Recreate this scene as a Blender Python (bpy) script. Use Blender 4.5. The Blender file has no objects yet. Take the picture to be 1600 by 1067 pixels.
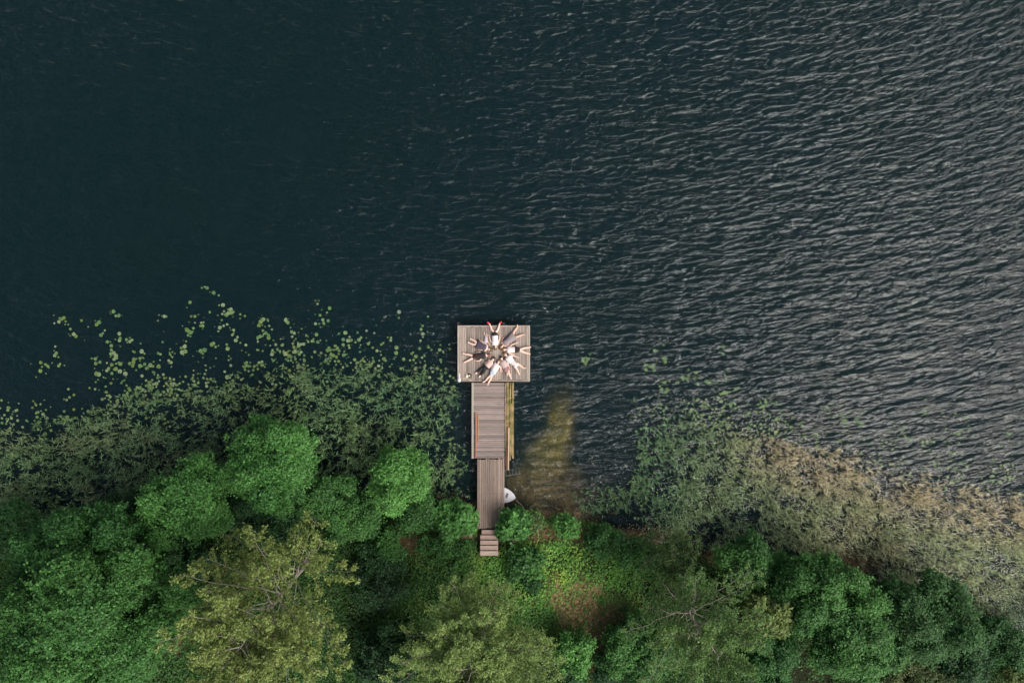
import bpy, bmesh, math, random
import numpy as np
from mathutils import Vector, Matrix, noise

random.seed(7)
rng = np.random.default_rng(11)
sc = bpy.context.scene
COL = sc.collection

# ------------------------------------------------------------------ camera, sky, sun, exposure
CAM_H = 43.0
F_PX = 1075.0                      # focal length in pixels of a 1600 px wide frame
cam_d = bpy.data.cameras.new('camera')
cam_d.sensor_width = 36.0
cam_d.lens = 36.0 * F_PX / 1600.0
cam_d.clip_start = 0.5
cam_d.clip_end = 2000.0
cam = bpy.data.objects.new('camera', cam_d)
COL.objects.link(cam)
cam.location = (0, 0, CAM_H)
cam.rotation_euler = (0, 0, 0)
sc.camera = cam

SUN_EL = math.radians(48)
SUN_AZ = math.radians(-38)         # direction to the sun measured from +X towards +Y
sun_dir = Vector((math.cos(SUN_EL) * math.cos(SUN_AZ), math.cos(SUN_EL) * math.sin(SUN_AZ), math.sin(SUN_EL)))

world = bpy.data.worlds.new('World')
sc.world = world
world.use_nodes = True
wn = world.node_tree
for n in list(wn.nodes):
    wn.nodes.remove(n)


def wnode(t, **kw):
    n = wn.nodes.new(t)
    for k, v in kw.items():
        setattr(n, k, v)
    return n


def wmath(op, a, b=None, c=None, clamp=False):
    n = wn.nodes.new('ShaderNodeMath')
    n.operation = op
    n.use_clamp = clamp
    for i, v in enumerate((a, b, c)):
        if v is None:
            continue
        if isinstance(v, (int, float)):
            n.inputs[i].default_value = v
        else:
            wn.links.new(v, n.inputs[i])
    return n.outputs[0]


sky = wnode('ShaderNodeTexSky')
sky.sky_type = 'NISHITA'
sky.sun_disc = False
sky.sun_elevation = SUN_EL
sky.sun_rotation = math.pi / 2 - SUN_AZ
bg1 = wnode('ShaderNodeBackground')
bg1.inputs['Strength'].default_value = 0.06
wn.links.new(sky.outputs[0], bg1.inputs['Color'])
# a cloud deck that covers the south-eastern half of the sky, brightest around the veiled sun
tc = wnode('ShaderNodeTexCoord')
sep = wnode('ShaderNodeSeparateXYZ')
wn.links.new(tc.outputs['Generated'], sep.inputs[0])
zc = wmath('MAXIMUM', sep.outputs[2], 0.03)
CAX, CAY = math.cos(math.radians(-38)), math.sin(math.radians(-38))
gx = wmath('DIVIDE', sep.outputs[0], zc)
gy = wmath('DIVIDE', sep.outputs[1], zc)
along = wmath('ADD', wmath('MULTIPLY', gx, CAX), wmath('MULTIPLY', gy, CAY))
comb = wnode('ShaderNodeCombineXYZ')
wn.links.new(gx, comb.inputs[0])
wn.links.new(gy, comb.inputs[1])
nz = wnode('ShaderNodeTexNoise')
nz.inputs['Scale'].default_value = 2.2
nz.inputs['Detail'].default_value = 5
wn.links.new(comb.outputs[0], nz.inputs['Vector'])
edge = wmath('ADD', along, wmath('MULTIPLY', wmath('SUBTRACT', nz.outputs[0], 0.5), 0.22))
CLOUD_EDGE = 0.41
mr = wnode('ShaderNodeMapRange')
mr.interpolation_type = 'SMOOTHSTEP'
mr.inputs[1].default_value = CLOUD_EDGE - 0.02
mr.inputs[2].default_value = CLOUD_EDGE + 0.03
wn.links.new(edge, mr.inputs[0])
vd = wnode('ShaderNodeVectorMath')
vd.operation = 'DOT_PRODUCT'
wn.links.new(tc.outputs['Generated'], vd.inputs[0])
vd.inputs[1].default_value = sun_dir
glow = wnode('ShaderNodeMapRange')
glow.interpolation_type = 'SMOOTHSTEP'
glow.inputs[1].default_value = 0.35
glow.inputs[2].default_value = 1.0
glow.inputs[3].default_value = 1.3
glow.inputs[4].default_value = 3.6
wn.links.new(vd.outputs['Value'], glow.inputs[0])
nz2 = wnode('ShaderNodeTexNoise')
nz2.inputs['Scale'].default_value = 5.0
nz2.inputs['Detail'].default_value = 4
wn.links.new(comb.outputs[0], nz2.inputs['Vector'])
cl_str = wmath('MULTIPLY', glow.outputs[0], wmath('ADD', wmath('MULTIPLY', nz2.outputs[0], 0.5), 0.75))
bg2 = wnode('ShaderNodeBackground')
bg2.inputs['Color'].default_value = (1.0, 0.93, 0.89, 1)
wn.links.new(cl_str, bg2.inputs['Strength'])
mixw = wnode('ShaderNodeMixShader')
wn.links.new(mr.outputs[0], mixw.inputs[0])
wn.links.new(bg1.outputs[0], mixw.inputs[1])
wn.links.new(bg2.outputs[0], mixw.inputs[2])
nz3 = wnode('ShaderNodeTexNoise')  # added faint cloud wisps that texture the calm water's reflection
nz3.inputs['Scale'].default_value = 7.0
nz3.inputs['Detail'].default_value = 6
nz3.inputs['Roughness'].default_value = 0.6
wn.links.new(tc.outputs['Generated'], nz3.inputs['Vector'])
mr3 = wnode('ShaderNodeMapRange')
mr3.interpolation_type = 'SMOOTHSTEP'
mr3.inputs[1].default_value = 0.5
mr3.inputs[2].default_value = 0.64
mr3.inputs[4].default_value = 0.75
wn.links.new(nz3.outputs[0], mr3.inputs[0])
bg3 = wnode('ShaderNodeBackground')
bg3.inputs['Color'].default_value = (1.0, 0.97, 0.95, 1)
wn.links.new(mr3.outputs[0], bg3.inputs['Strength'])
adw = wnode('ShaderNodeAddShader')
wn.links.new(mixw.outputs[0], adw.inputs[0])
wn.links.new(bg3.outputs[0], adw.inputs[1])
wo = wnode('ShaderNodeOutputWorld')
wn.links.new(adw.outputs[0], wo.inputs['Surface'])

sun_d = bpy.data.lights.new('sun', 'SUN')
sun_d.energy = 1.5
sun_d.angle = math.radians(24)
sun_d.color = (1.0, 0.93, 0.83)
sun = bpy.data.objects.new('sun', sun_d)
COL.objects.link(sun)
sun.rotation_euler = sun_dir.to_track_quat('Z', 'Y').to_euler()

sc.view_settings.view_transform = 'Standard'
sc.view_settings.look = 'None'
sc.view_settings.exposure = 0.0
sc.view_settings.gamma = 1.0
sc.view_settings.use_curve_mapping = False
sc.render.engine = 'CYCLES'
sc.cycles.max_bounces = 6
sc.cycles.diffuse_bounces = 3
sc.cycles.glossy_bounces = 2
sc.cycles.transmission_bounces = 3
sc.cycles.transparent_max_bounces = 12
sc.cycles.caustics_reflective = False
sc.cycles.caustics_refractive = False
sc.cycles.sample_clamp_indirect = 4.0


# ------------------------------------------------------------------ helpers
def at(px, py, z=0.0):
    """A spot read off the photograph (1600 x 1067), at height z."""
    k = (CAM_H - z) / F_PX
    return ((px - 800.0) * k, (533.5 - py) * k)


def atv(px, py, z=0.0):
    x, y = at(px, py, z)
    return Vector((x, y, z))


def tag(o, label=None, cat=None, group=None, kind=None):
    if label:
        o['label'] = label
    if cat:
        o['category'] = cat
    if group:
        o['group'] = group
    if kind:
        o['kind'] = kind
    return o


def empty(name, loc, rz=0.0):
    o = bpy.data.objects.new(name, None)
    o.empty_display_size = 0.2
    o.location = loc
    o.rotation_euler = (0, 0, rz)
    COL.objects.link(o)
    return o


def link(name, me, mat=None, parent=None, loc=None):
    o = bpy.data.objects.new(name, me)
    COL.objects.link(o)
    if mat is not None and not me.materials:
        me.materials.append(mat)
    if parent is not None:
        o.parent = parent
    if loc is not None:
        o.location = loc
    return o


def copy_tree(o, parent=None):
    c = o.copy()
    COL.objects.link(c)
    if parent is not None:
        c.parent = parent
    for ch in list(o.children):
        copy_tree(ch, c)
    return c


def np_mesh(name, V, faces_flat, sizes, color=None, smooth=False):
    """Mesh from numpy: V (n,3), flat vertex index list, loop count per face, colour per vertex."""
    me = bpy.data.meshes.new(name)
    V = np.ascontiguousarray(V, dtype=np.float32)
    faces_flat = np.ascontiguousarray(faces_flat, dtype=np.int32)
    sizes = np.ascontiguousarray(sizes, dtype=np.int32)
    me.vertices.add(len(V))
    me.vertices.foreach_set('co', V.ravel())
    me.loops.add(len(faces_flat))
    me.loops.foreach_set('vertex_index', faces_flat)
    me.polygons.add(len(sizes))
    starts = np.zeros(len(sizes), dtype=np.int32)
    starts[1:] = np.cumsum(sizes)[:-1]
    me.polygons.foreach_set('loop_start', starts)
    try:
        me.polygons.foreach_set('loop_total', sizes)
    except Exception:
        pass
    if smooth:
        me.polygons.foreach_set('use_smooth', np.ones(len(sizes), dtype=bool))
    me.update(calc_edges=True)
    if color is not None:
        c4 = np.ones((len(V), 4), dtype=np.float32)
        c4[:, :3] = color
        a = me.color_attributes.new('Col', 'FLOAT_COLOR', 'POINT')
        a.data.foreach_set('color', c4.ravel())
    return me


def norm(v):
    return v / np.maximum(np.linalg.norm(v, axis=-1, keepdims=True), 1e-9)


# ------------------------------------------------------------------ materials
def new_mat(name):
    m = bpy.data.materials.new(name)
    m.use_nodes = True
    nt = m.node_tree
    for n in list(nt.nodes):
        nt.nodes.remove(n)
    out = nt.nodes.new('ShaderNodeOutputMaterial')
    return m, nt, out


def nd(nt, t, **kw):
    n = nt.nodes.new(t)
    for k, v in kw.items():
        if k.startswith('i_'):
            n.inputs[k[2:].replace('_', ' ')].default_value = v
        else:
            setattr(n, k, v)
    return n


def mth(nt, op, a, b=None, clamp=False):
    n = nt.nodes.new('ShaderNodeMath')
    n.operation = op
    n.use_clamp = clamp
    for i, v in enumerate((a, b)):
        if v is None:
            continue
        if isinstance(v, (int, float)):
            n.inputs[i].default_value = v
        else:
            nt.links.new(v, n.inputs[i])
    return n.outputs[0]


def mixc(nt, f, a, b, blend='MIX'):
    n = nt.nodes.new('ShaderNodeMix')
    n.data_type = 'RGBA'
    n.blend_type = blend
    for sock, v in ((n.inputs[0], f), (n.inputs[6], a), (n.inputs[7], b)):
        if isinstance(v, (int, float)):
            sock.default_value = v
        elif isinstance(v, tuple):
            sock.default_value = (*v[:3], 1.0)
        else:
            nt.links.new(v, sock)
    return n.outputs[2]


def plain(name, color, rough=0.8, var=0.15, scale=30.0, metallic=0.0):
    m, nt, out = new_mat(name)
    b = nd(nt, 'ShaderNodeBsdfPrincipled')
    tcn = nd(nt, 'ShaderNodeTexCoord')
    no = nd(nt, 'ShaderNodeTexNoise')
    no.inputs['Scale'].default_value = scale
    no.inputs['Detail'].default_value = 3
    nt.links.new(tcn.outputs['Object'], no.inputs['Vector'])
    c = mixc(nt, no.outputs[0], tuple(v * (1 - var) for v in color), tuple(min(1, v * (1 + var)) for v in color))
    nt.links.new(c, b.inputs['Base Color'])
    b.inputs['Roughness'].default_value = rough
    b.inputs['Metallic'].default_value = metallic
    nt.links.new(b.outputs[0], out.inputs[0])
    return m


def leafmat(name, trans=0.3, rough=0.55):
    m, nt, out = new_mat(name)
    at_ = nd(nt, 'ShaderNodeVertexColor', layer_name='Col')
    d = nd(nt, 'ShaderNodeBsdfPrincipled')
    d.inputs['Roughness'].default_value = rough
    d.inputs['Specular IOR Level'].default_value = 0.3
    t = nd(nt, 'ShaderNodeBsdfTranslucent')
    hs = mixc(nt, 1.0, at_.outputs[0], (0.9, 1.0, 0.5), 'MULTIPLY')
    nt.links.new(at_.outputs[0], d.inputs['Base Color'])
    nt.links.new(hs, t.inputs['Color'])
    mx = nd(nt, 'ShaderNodeMixShader')
    mx.inputs[0].default_value = trans
    nt.links.new(d.outputs[0], mx.inputs[1])
    nt.links.new(t.outputs[0], mx.inputs[2])
    nt.links.new(mx.outputs[0], out.inputs[0])
    return m


def woodmat(name, color, along_x, moss=None, spread=0.35, wear=(0.55, 0.5, 0.45), wear_amt=0.25):
    """Weathered boards: tone differs from board to board, grain along the board, blotches of wear."""
    m, nt, out = new_mat(name)
    b = nd(nt, 'ShaderNodeBsdfPrincipled')
    oi = nd(nt, 'ShaderNodeObjectInfo')
    geo = nd(nt, 'ShaderNodeNewGeometry')
    mp = nd(nt, 'ShaderNodeMapping')
    mp.inputs['Scale'].default_value = (1.6, 22, 10) if along_x else (22, 1.6, 10)
    nt.links.new(geo.outputs['Position'], mp.inputs['Vector'])
    g = nd(nt, 'ShaderNodeTexNoise')
    g.inputs['Scale'].default_value = 1.0
    g.inputs['Detail'].default_value = 4
    nt.links.new(mp.outputs[0], g.inputs['Vector'])
    tone = mth(nt, 'ADD', mth(nt, 'MULTIPLY', oi.outputs['Random'], 2 * spread), 1 - spread)
    gr = mth(nt, 'ADD', mth(nt, 'MULTIPLY', g.outputs[0], 0.9), 0.55)
    f = mth(nt, 'MULTIPLY', tone, gr)
    comb_ = nd(nt, 'ShaderNodeCombineColor')
    for i in range(3):
        nt.links.new(f, comb_.inputs[i])
    c = mixc(nt, 1.0, color, comb_.outputs[0], 'MULTIPLY')
    # warm / grey drift from board to board
    hue = nd(nt, 'ShaderNodeTexWhiteNoise', noise_dimensions='1D')
    nt.links.new(oi.outputs['Random'], hue.inputs['W'])
    c = mixc(nt, mth(nt, 'MULTIPLY', hue.outputs[0], 0.35), c, mixc(nt, 1.0, c, (1.12, 0.92, 0.86), 'MULTIPLY'))
    bl = nd(nt, 'ShaderNodeTexNoise')
    bl.inputs['Scale'].default_value = 1.1
    bl.inputs['Detail'].default_value = 5
    bl.inputs['Roughness'].default_value = 0.65
    nt.links.new(geo.outputs['Position'], bl.inputs['Vector'])
    rmp = nd(nt, 'ShaderNodeMapRange')
    rmp.inputs[1].default_value = 0.48
    rmp.inputs[2].default_value = 0.72
    nt.links.new(bl.outputs[0], rmp.inputs[0])
    c = mixc(nt, mth(nt, 'MULTIPLY', rmp.outputs[0], wear_amt), c, wear)
    if moss:
        ms = nd(nt, 'ShaderNodeTexNoise')
        ms.inputs['Scale'].default_value = 2.6
        ms.inputs['Detail'].default_value = 6
        nt.links.new(geo.outputs['Position'], ms.inputs['Vector'])
        r2 = nd(nt, 'ShaderNodeMapRange')
        r2.inputs[1].default_value = 0.44
        r2.inputs[2].default_value = 0.6
        nt.links.new(ms.outputs[0], r2.inputs[0])
        c = mixc(nt, mth(nt, 'MULTIPLY', r2.outputs[0], moss[1]), c, moss[0])
    nt.links.new(c, b.inputs['Base Color'])
    b.inputs['Roughness'].default_value = 0.85
    bp = nd(nt, 'ShaderNodeBump')
    bp.inputs['Distance'].default_value = 0.006
    bp.inputs['Strength'].default_value = 0.7
    nt.links.new(g.outputs[0], bp.inputs['Height'])
    nt.links.new(bp.outputs[0], b.inputs['Normal'])
    nt.links.new(b.outputs[0], out.inputs[0])
    return m


M = {}
M['leaf'] = leafmat('leaf_green')
M['reed'] = leafmat('reed_blade', trans=0.2, rough=0.6)
M['pad'] = leafmat('lily_pad_green', trans=0.05, rough=0.35)
M['bark'] = plain('bark_grey', (0.17, 0.15, 0.12), 0.9, 0.4, 6)
M['bark_pale'] = plain('bark_pale', (0.33, 0.30, 0.24), 0.9, 0.35, 6)
M['deck'] = woodmat('deck_wood', (0.33, 0.28, 0.24), False, spread=0.34, wear=(0.22, 0.20, 0.17), wear_amt=0.4)
M['walk'] = woodmat('walkway_wood', (0.29, 0.243, 0.222), True, spread=0.3, wear=(0.24, 0.20, 0.18), wear_amt=0.5)
M['gang'] = woodmat('gangway_wood', (0.30, 0.235, 0.195), False, spread=0.3, wear=(0.34, 0.29, 0.24), wear_amt=0.4)
M['edge'] = woodmat('edge_board_wood', (0.42, 0.37, 0.33), False, moss=((0.30, 0.36, 0.24), 0.5), spread=0.1)
M['step'] = woodmat('step_wood', (0.48, 0.37, 0.31), True, spread=0.12)
M['mossy'] = woodmat('mossy_timber', (0.30, 0.235, 0.10), False, moss=((0.12, 0.12, 0.03), 0.85), spread=0.15)
M['tan'] = woodmat('tan_pole_wood', (0.45, 0.31, 0.17), False, moss=((0.22, 0.18, 0.05), 0.5), spread=0.15)
M['rust'] = woodmat('red_brown_wood', (0.33, 0.13, 0.08), False, spread=0.1, wear=(0.45, 0.25, 0.18), wear_amt=0.5)
M['post'] = plain('dark_wet_post', (0.035, 0.03, 0.025), 0.7, 0.3, 8)
M['pale_wood'] = plain('pale_timber', (0.55, 0.40, 0.25), 0.8, 0.2, 12)
M['stone'] = plain('pale_stone', (0.42, 0.36, 0.27), 0.9, 0.2, 12)
M['brick'] = plain('brick_red', (0.28, 0.12, 0.09), 0.9, 0.25, 14)
M['boat'] = plain('boat_white_paint', (0.82, 0.80, 0.82), 0.35, 0.06, 4)
M['boat_in'] = plain('boat_inside_grey', (0.42, 0.40, 0.43), 0.5, 0.2, 6)
M['dark'] = plain('dark_matter', (0.03, 0.028, 0.026), 0.7, 0.3, 20)
M['metal'] = plain('pale_metal', (0.35, 0.36, 0.33), 0.4, 0.2, 12, 0.2)


# ------------------------------------------------------------------ land and lake bed
SHORE = [(-9000, 900), (-300, 850), (0, 820), (130, 815), (250, 835), (400, 815), (560, 790), (660, 785), (745, 800), (800, 803), (900, 806),
         (960, 822), (1040, 850), (1110, 866), (1200, 868), (1270, 862), (1330, 888), (1400, 912), (1500, 955), (1600, 1010), (1800, 1100), (9000, 1500)]
SX = np.array([at(p, q)[0] for p, q in SHORE])
SY = np.array([at(p, q)[1] for p, q in SHORE])

_perm = {}


def vnoise(x, y, scale, seed=0):
    """Cheap value noise (vectorised) in 0..1."""
    if seed not in _perm:
        _perm[seed] = np.random.default_rng(1000 + seed).random((256, 256))
    T = _perm[seed]
    u = np.asarray(x) * scale + 100.3
    v = np.asarray(y) * scale + 57.7
    i = np.floor(u).astype(int)
    j = np.floor(v).astype(int)
    fu = u - i
    fv = v - j
    fu = fu * fu * (3 - 2 * fu)
    fv = fv * fv * (3 - 2 * fv)
    a = T[i % 256, j % 256]
    b = T[(i + 1) % 256, j % 256]
    c = T[i % 256, (j + 1) % 256]
    d = T[(i + 1) % 256, (j + 1) % 256]
    return (a * (1 - fu) + b * fu) * (1 - fv) + (c * (1 - fu) + d * fu) * fv


def fbm(x, y, scale, seed=0, octs=4):
    s, a, t = 0, 1.0, 0
    for o in range(octs):
        s = s + a * vnoise(x, y, scale * 2 ** o, seed + o)
        t += a
        a *= 0.5
    return s / t


def smooth(e0, e1, x):
    t = np.clip((x - e0) / (e1 - e0), 0, 1)
    return t * t * (3 - 2 * t)


def sand_mask(x, y):
    """Swept sandy channel that runs out from the bank beside the dock (1 in the middle)."""
    k = F_PX / CAM_H
    px = x * k + 800
    py = 533.5 - y * k
    cx = np.interp(py, [570, 600, 650, 700, 760, 800], [884, 881, 873, 857, 846, 848])
    hw = np.interp(py, [570, 600, 650, 700, 760, 800], [14, 24, 34, 44, 58, 66])
    d = np.abs(px - cx) / hw
    return (1 - smooth(0.35, 1.35, d + 0.9 * (fbm(x, y, 0.9, 40) - 0.5))) * smooth(560, 650, py) ** 0.7


def ground_z(x, y):
    d = np.interp(x, SX, SY) - y              # positive on land
    land = 0.9 * (1 - np.exp(-np.maximum(d, 0) / 3.5)) + 0.10 * np.minimum(np.maximum(d, 0), 3.0) / 3
    n = fbm(x, y, 0.5, 3)
    land = land + (n - 0.5) * 0.3 * smooth(0, 2, d)
    w = np.maximum(-d, 0)
    k = F_PX / CAM_H
    px = x * k + 800
    east = smooth(930, 1050, px)
    bed = -(0.10 + 0.33 * w) * (1 - 0.35 * east)
    bed = np.maximum(bed, -5.5) + (n - 0.5) * 0.12
    s = sand_mask(x, y)
    sand = -(0.14 + 0.065 * w + 0.006 * np.maximum(w - 6, 0) ** 2)
    bed = bed * (1 - s) + np.maximum(sand, bed) * s
    return np.where(d > 0, land, bed - 0.0) + 0.0


def gz(x, y):
    return float(ground_z(np.array([x]), np.array([y]))[0])


inner_x = np.arange(-36, 36.01, 0.2)
inner_y = np.arange(-24, 3, 0.2)
gxs = np.concatenate([[-600, -200, -90, -55, -42], inner_x, [42, 55, 90, 200, 600]])
gys = np.concatenate([[-600, -200, -90, -50, -35, -28], inner_y, np.arange(4, 30, 2.0), [45, 90, 200, 600]])
GX, GY = np.meshgrid(gxs, gys)
gx_, gy_ = GX.ravel(), GY.ravel()
GZ = ground_z(gx_, gy_)
nx, ny = len(gxs), len(gys)
idx = np.arange(nx * ny).reshape(ny, nx)
quads = np.stack([idx[:-1, :-1], idx[:-1, 1:], idx[1:, 1:], idx[1:, :-1]], axis=-1).reshape(-1, 4)
kpx = F_PX / CAM_H
PX, PY = gx_ * kpx + 800, 533.5 - gy_ * kpx
dland = np.interp(gx_, SX, SY) - gy_
soil = np.array([0.030, 0.036, 0.018])
litter = np.array([0.36, 0.265, 0.13])
turf = np.array([0.06, 0.10, 0.03])
sandc = np.array([0.37, 0.34, 0.08])
mudc = np.array([0.014, 0.015, 0.012])
bankc = np.array([0.24, 0.17, 0.09])


def blob(cx, cy, rx, ry, soft=0.5):
    d = np.sqrt(((PX - cx) / rx) ** 2 + ((PY - cy) / ry) ** 2) + 0.9 * (fbm(gx_, gy_, 0.9, 21) - 0.5)
    return (1 - smooth(1 - soft, 1 + soft, d))[:, None]


n1 = fbm(gx_, gy_, 0.8, 9)[:, None]
n2 = fbm(gx_, gy_, 2.5, 15)[:, None]
c = soil * (0.6 + 0.8 * n1)
bare = np.clip(blob(900, 935, 60, 45) + blob(925, 990, 32, 60) + blob(850, 832, 60, 16) + blob(640, 845, 30, 14) + blob(935, 955, 40, 30) + blob(690, 835, 60, 10)
               + blob(270, 960, 35, 50) * 0.5 + blob(1010, 840, 70, 18) * 0.7 + blob(965, 1040, 30, 30) * 0.6 + blob(1130, 872, 30, 14), 0, 1)
c = c * (1 - bare) + litter * (0.6 + 0.8 * n2) * bare
g_ = np.clip(blob(880, 870, 90, 50) + blob(690, 860, 80, 26), 0, 1) * (n2 > 0.42) * 0.7
c = c * (1 - g_) + turf * g_
s_ = sand_mask(gx_, gy_)[:, None]
under = smooth(-0.3, 0.2, -dland)[:, None]
bank = np.clip(blob(850, 782, 80, 50, 0.6) + 0.7 * blob(1325, 880, 60, 26), 0, 1)
cu = mudc * (0.7 + 0.6 * n1) * (1 - s_) + sandc * (0.75 + 0.5 * n2) * s_
cu = cu * (1 - bank * 0.8) + bankc * (0.6 + 0.8 * n2) * bank * 0.8
c = c * (1 - under) + cu * under
gme = np_mesh('ground', np.stack([gx_, gy_, GZ], 1), quads.ravel(), np.full(len(quads), 4), c, smooth=True)
mg, nt, out = new_mat('ground_soil')
b = nd(nt, 'ShaderNodeBsdfPrincipled')
va = nd(nt, 'ShaderNodeVertexColor', layer_name='Col')
geo = nd(nt, 'ShaderNodeNewGeometry')
no = nd(nt, 'ShaderNodeTexNoise')
no.inputs['Scale'].default_value = 7.0
no.inputs['Detail'].default_value = 8
no.inputs['Roughness'].default_value = 0.7
nt.links.new(geo.outputs['Position'], no.inputs['Vector'])
rr = nd(nt, 'ShaderNodeMapRange')
rr.inputs[1].default_value = 0.3
rr.inputs[2].default_value = 0.7
rr.inputs[3].default_value = 0.45
rr.inputs[4].default_value = 1.6
nt.links.new(no.outputs[0], rr.inputs[0])
cc = nd(nt, 'ShaderNodeCombineColor')
for i in range(3):
    nt.links.new(rr.outputs[0], cc.inputs[i])
nt.links.new(mixc(nt, 1.0, va.outputs[0], cc.outputs[0], 'MULTIPLY'), b.inputs['Base Color'])
b.inputs['Roughness'].default_value = 0.95
b.inputs['Specular IOR Level'].default_value = 0.1
bp = nd(nt, 'ShaderNodeBump')
bp.inputs['Distance'].default_value = 0.06
nt.links.new(no.outputs[0], bp.inputs['Height'])
nt.links.new(bp.outputs[0], b.inputs['Normal'])
nt.links.new(b.outputs[0], out.inputs[0])
tag(link('ground', gme, mg), 'earth bank and lake bed with brown bare patches', kind='structure')

# ------------------------------------------------------------------ water
bm = bmesh.new()
bmesh.ops.create_cube(bm, size=1.0)
for v in bm.verts:
    v.co.x *= 1190
    v.co.y *= 1190
    v.co.z = 0.0 if v.co.z > 0 else -7.0
wme = bpy.data.meshes.new('water')
bm.to_mesh(wme)
bm.free()
mw, nt, out = new_mat('lake_water')
geo = nd(nt, 'ShaderNodeNewGeometry')
sp = nd(nt, 'ShaderNodeSeparateXYZ')
nt.links.new(geo.outputs['Position'], sp.inputs[0])
# wave fronts bend gently: work in polar coordinates round a far-off point in the north
WC = (0.0, 95.0)
dx = mth(nt, 'SUBTRACT', sp.outputs[0], WC[0])
dy = mth(nt, 'SUBTRACT', WC[1], sp.outputs[1])
rad = mth(nt, 'SQRT', mth(nt, 'ADD', mth(nt, 'MULTIPLY', dx, dx), mth(nt, 'MULTIPLY', dy, dy)))
ang = mth(nt, 'MULTIPLY', mth(nt, 'ARCTAN2', dx, dy), 95.0)


def wave_layer(sx, sy, detail, dist, rot=0.0, seed=0.0, rough=0.5):
    cb = nd(nt, 'ShaderNodeCombineXYZ')
    nt.links.new(ang, cb.inputs[0])
    nt.links.new(rad, cb.inputs[1])
    cb.inputs[2].default_value = seed
    mp = nd(nt, 'ShaderNodeMapping', vector_type='TEXTURE')
    mp.inputs['Rotation'].default_value = (0, 0, rot)
    mp.inputs['Scale'].default_value = (sx, sy, 1)
    nt.links.new(cb.outputs[0], mp.inputs['Vector'])
    n = nd(nt, 'ShaderNodeTexNoise')
    n.inputs['Scale'].default_value = 1.0
    n.inputs['Detail'].default_value = detail
    n.inputs['Roughness'].default_value = rough
    n.inputs['Distortion'].default_value = dist
    nt.links.new(mp.outputs[0], n.inputs['Vector'])
    return n.outputs[0]


big = wave_layer(2.4, 0.58, 1.0, 0.4, rot=0.13, seed=1.0)
med = wave_layer(0.95, 0.27, 1.0, 0.5, rot=0.02, seed=4.0)
med2 = wave_layer(0.58, 0.24, 1.0, 0.5, rot=0.22, seed=9.0)
fine = wave_layer(0.16, 0.08, 2.0, 0.5, rot=-0.5, seed=14.0)
# gusts: the west and the lee of the reeds lie calmer
gust = nd(nt, 'ShaderNodeTexNoise')
gust.inputs['Scale'].default_value = 0.09
gust.inputs['Detail'].default_value = 3
nt.links.new(geo.outputs['Position'], gust.inputs['Vector'])
calm = nd(nt, 'ShaderNodeMapRange', interpolation_type='SMOOTHSTEP')
calm.inputs[1].default_value = -24.0
calm.inputs[2].default_value = 14.0
calm.inputs[3].default_value = 1.05
calm.inputs[4].default_value = 1.0
nt.links.new(sp.outputs[0], calm.inputs[0])
amp = mth(nt, 'MULTIPLY', calm.outputs[0], mth(nt, 'ADD', mth(nt, 'MULTIPLY', gust.outputs[0], 0.8), 0.6))
h = mth(nt, 'MULTIPLY', big, 0.25)
h = mth(nt, 'ADD', h, mth(nt, 'MULTIPLY', med, 0.14))
h = mth(nt, 'ADD', h, mth(nt, 'MULTIPLY', med2, 0.078))
h = mth(nt, 'ADD', h, mth(nt, 'MULTIPLY', fine, 0.019))
h = mth(nt, 'MULTIPLY', h, amp)
bp = nd(nt, 'ShaderNodeBump')
bp.inputs['Distance'].default_value = 1.0
bp.inputs['Strength'].default_value = 1.0
nt.links.new(h, bp.inputs['Height'])
gl = nd(nt, 'ShaderNodeBsdfGlossy')
gl.inputs['Roughness'].default_value = 0.015
nt.links.new(bp.outputs[0], gl.inputs['Normal'])
tr = nd(nt, 'ShaderNodeBsdfTransparent')
df = nd(nt, 'ShaderNodeBsdfDiffuse')
tint = nd(nt, 'ShaderNodeTexNoise')
tint.inputs['Scale'].default_value = 0.12
tint.inputs['Detail'].default_value = 4
nt.links.new(geo.outputs['Position'], tint.inputs['Vector'])
nt.links.new(mixc(nt, tint.outputs[0], (0.030, 0.120, 0.110), (0.015, 0.115, 0.155)), df.inputs['Color'])
body = nd(nt, 'ShaderNodeMixShader')
body.inputs[0].default_value = 0.10
nt.links.new(tr.outputs[0], body.inputs[1])
nt.links.new(df.outputs[0], body.inputs[2])
fr = nd(nt, 'ShaderNodeFresnel')
fr.inputs['IOR'].default_value = 1.42
nt.links.new(bp.outputs[0], fr.inputs['Normal'])
mxs = nd(nt, 'ShaderNodeMixShader')
nt.links.new(fr.outputs[0], mxs.inputs[0])
nt.links.new(body.outputs[0], mxs.inputs[1])
nt.links.new(gl.outputs[0], mxs.inputs[2])
nt.links.new(mxs.outputs[0], out.inputs['Surface'])
va_ = nd(nt, 'ShaderNodeVolumeAbsorption')
va_.inputs['Color'].default_value = (0.52, 0.40, 0.0, 1)
va_.inputs['Density'].default_value = 1.1
nt.links.new(va_.outputs[0], out.inputs['Volume'])
tag(link('water', wme, mw), 'dark teal lake with wind ripples', kind='structure')


# ------------------------------------------------------------------ leaves, ribbons, tubes
def leaves(P, N, size, aspect=0.55, r=None):
    """Diamond leaves at P facing N. Returns V, F (quads)."""
    r = r or rng
    n = len(P)
    N = norm(N)
    t = norm(np.cross(N, norm(r.normal(size=(n, 3)))))
    bt = np.cross(N, t)
    s = (size * r.uniform(0.7, 1.35, (n, 1)))
    a = P + t * s
    c_ = P - t * s
    bend = N * s * 0.25
    b_ = P + bt * s * aspect + bend
    d_ = P - bt * s * aspect + bend
    V = np.stack([a, b_, c_, d_], 1).reshape(-1, 3)
    return V


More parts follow.
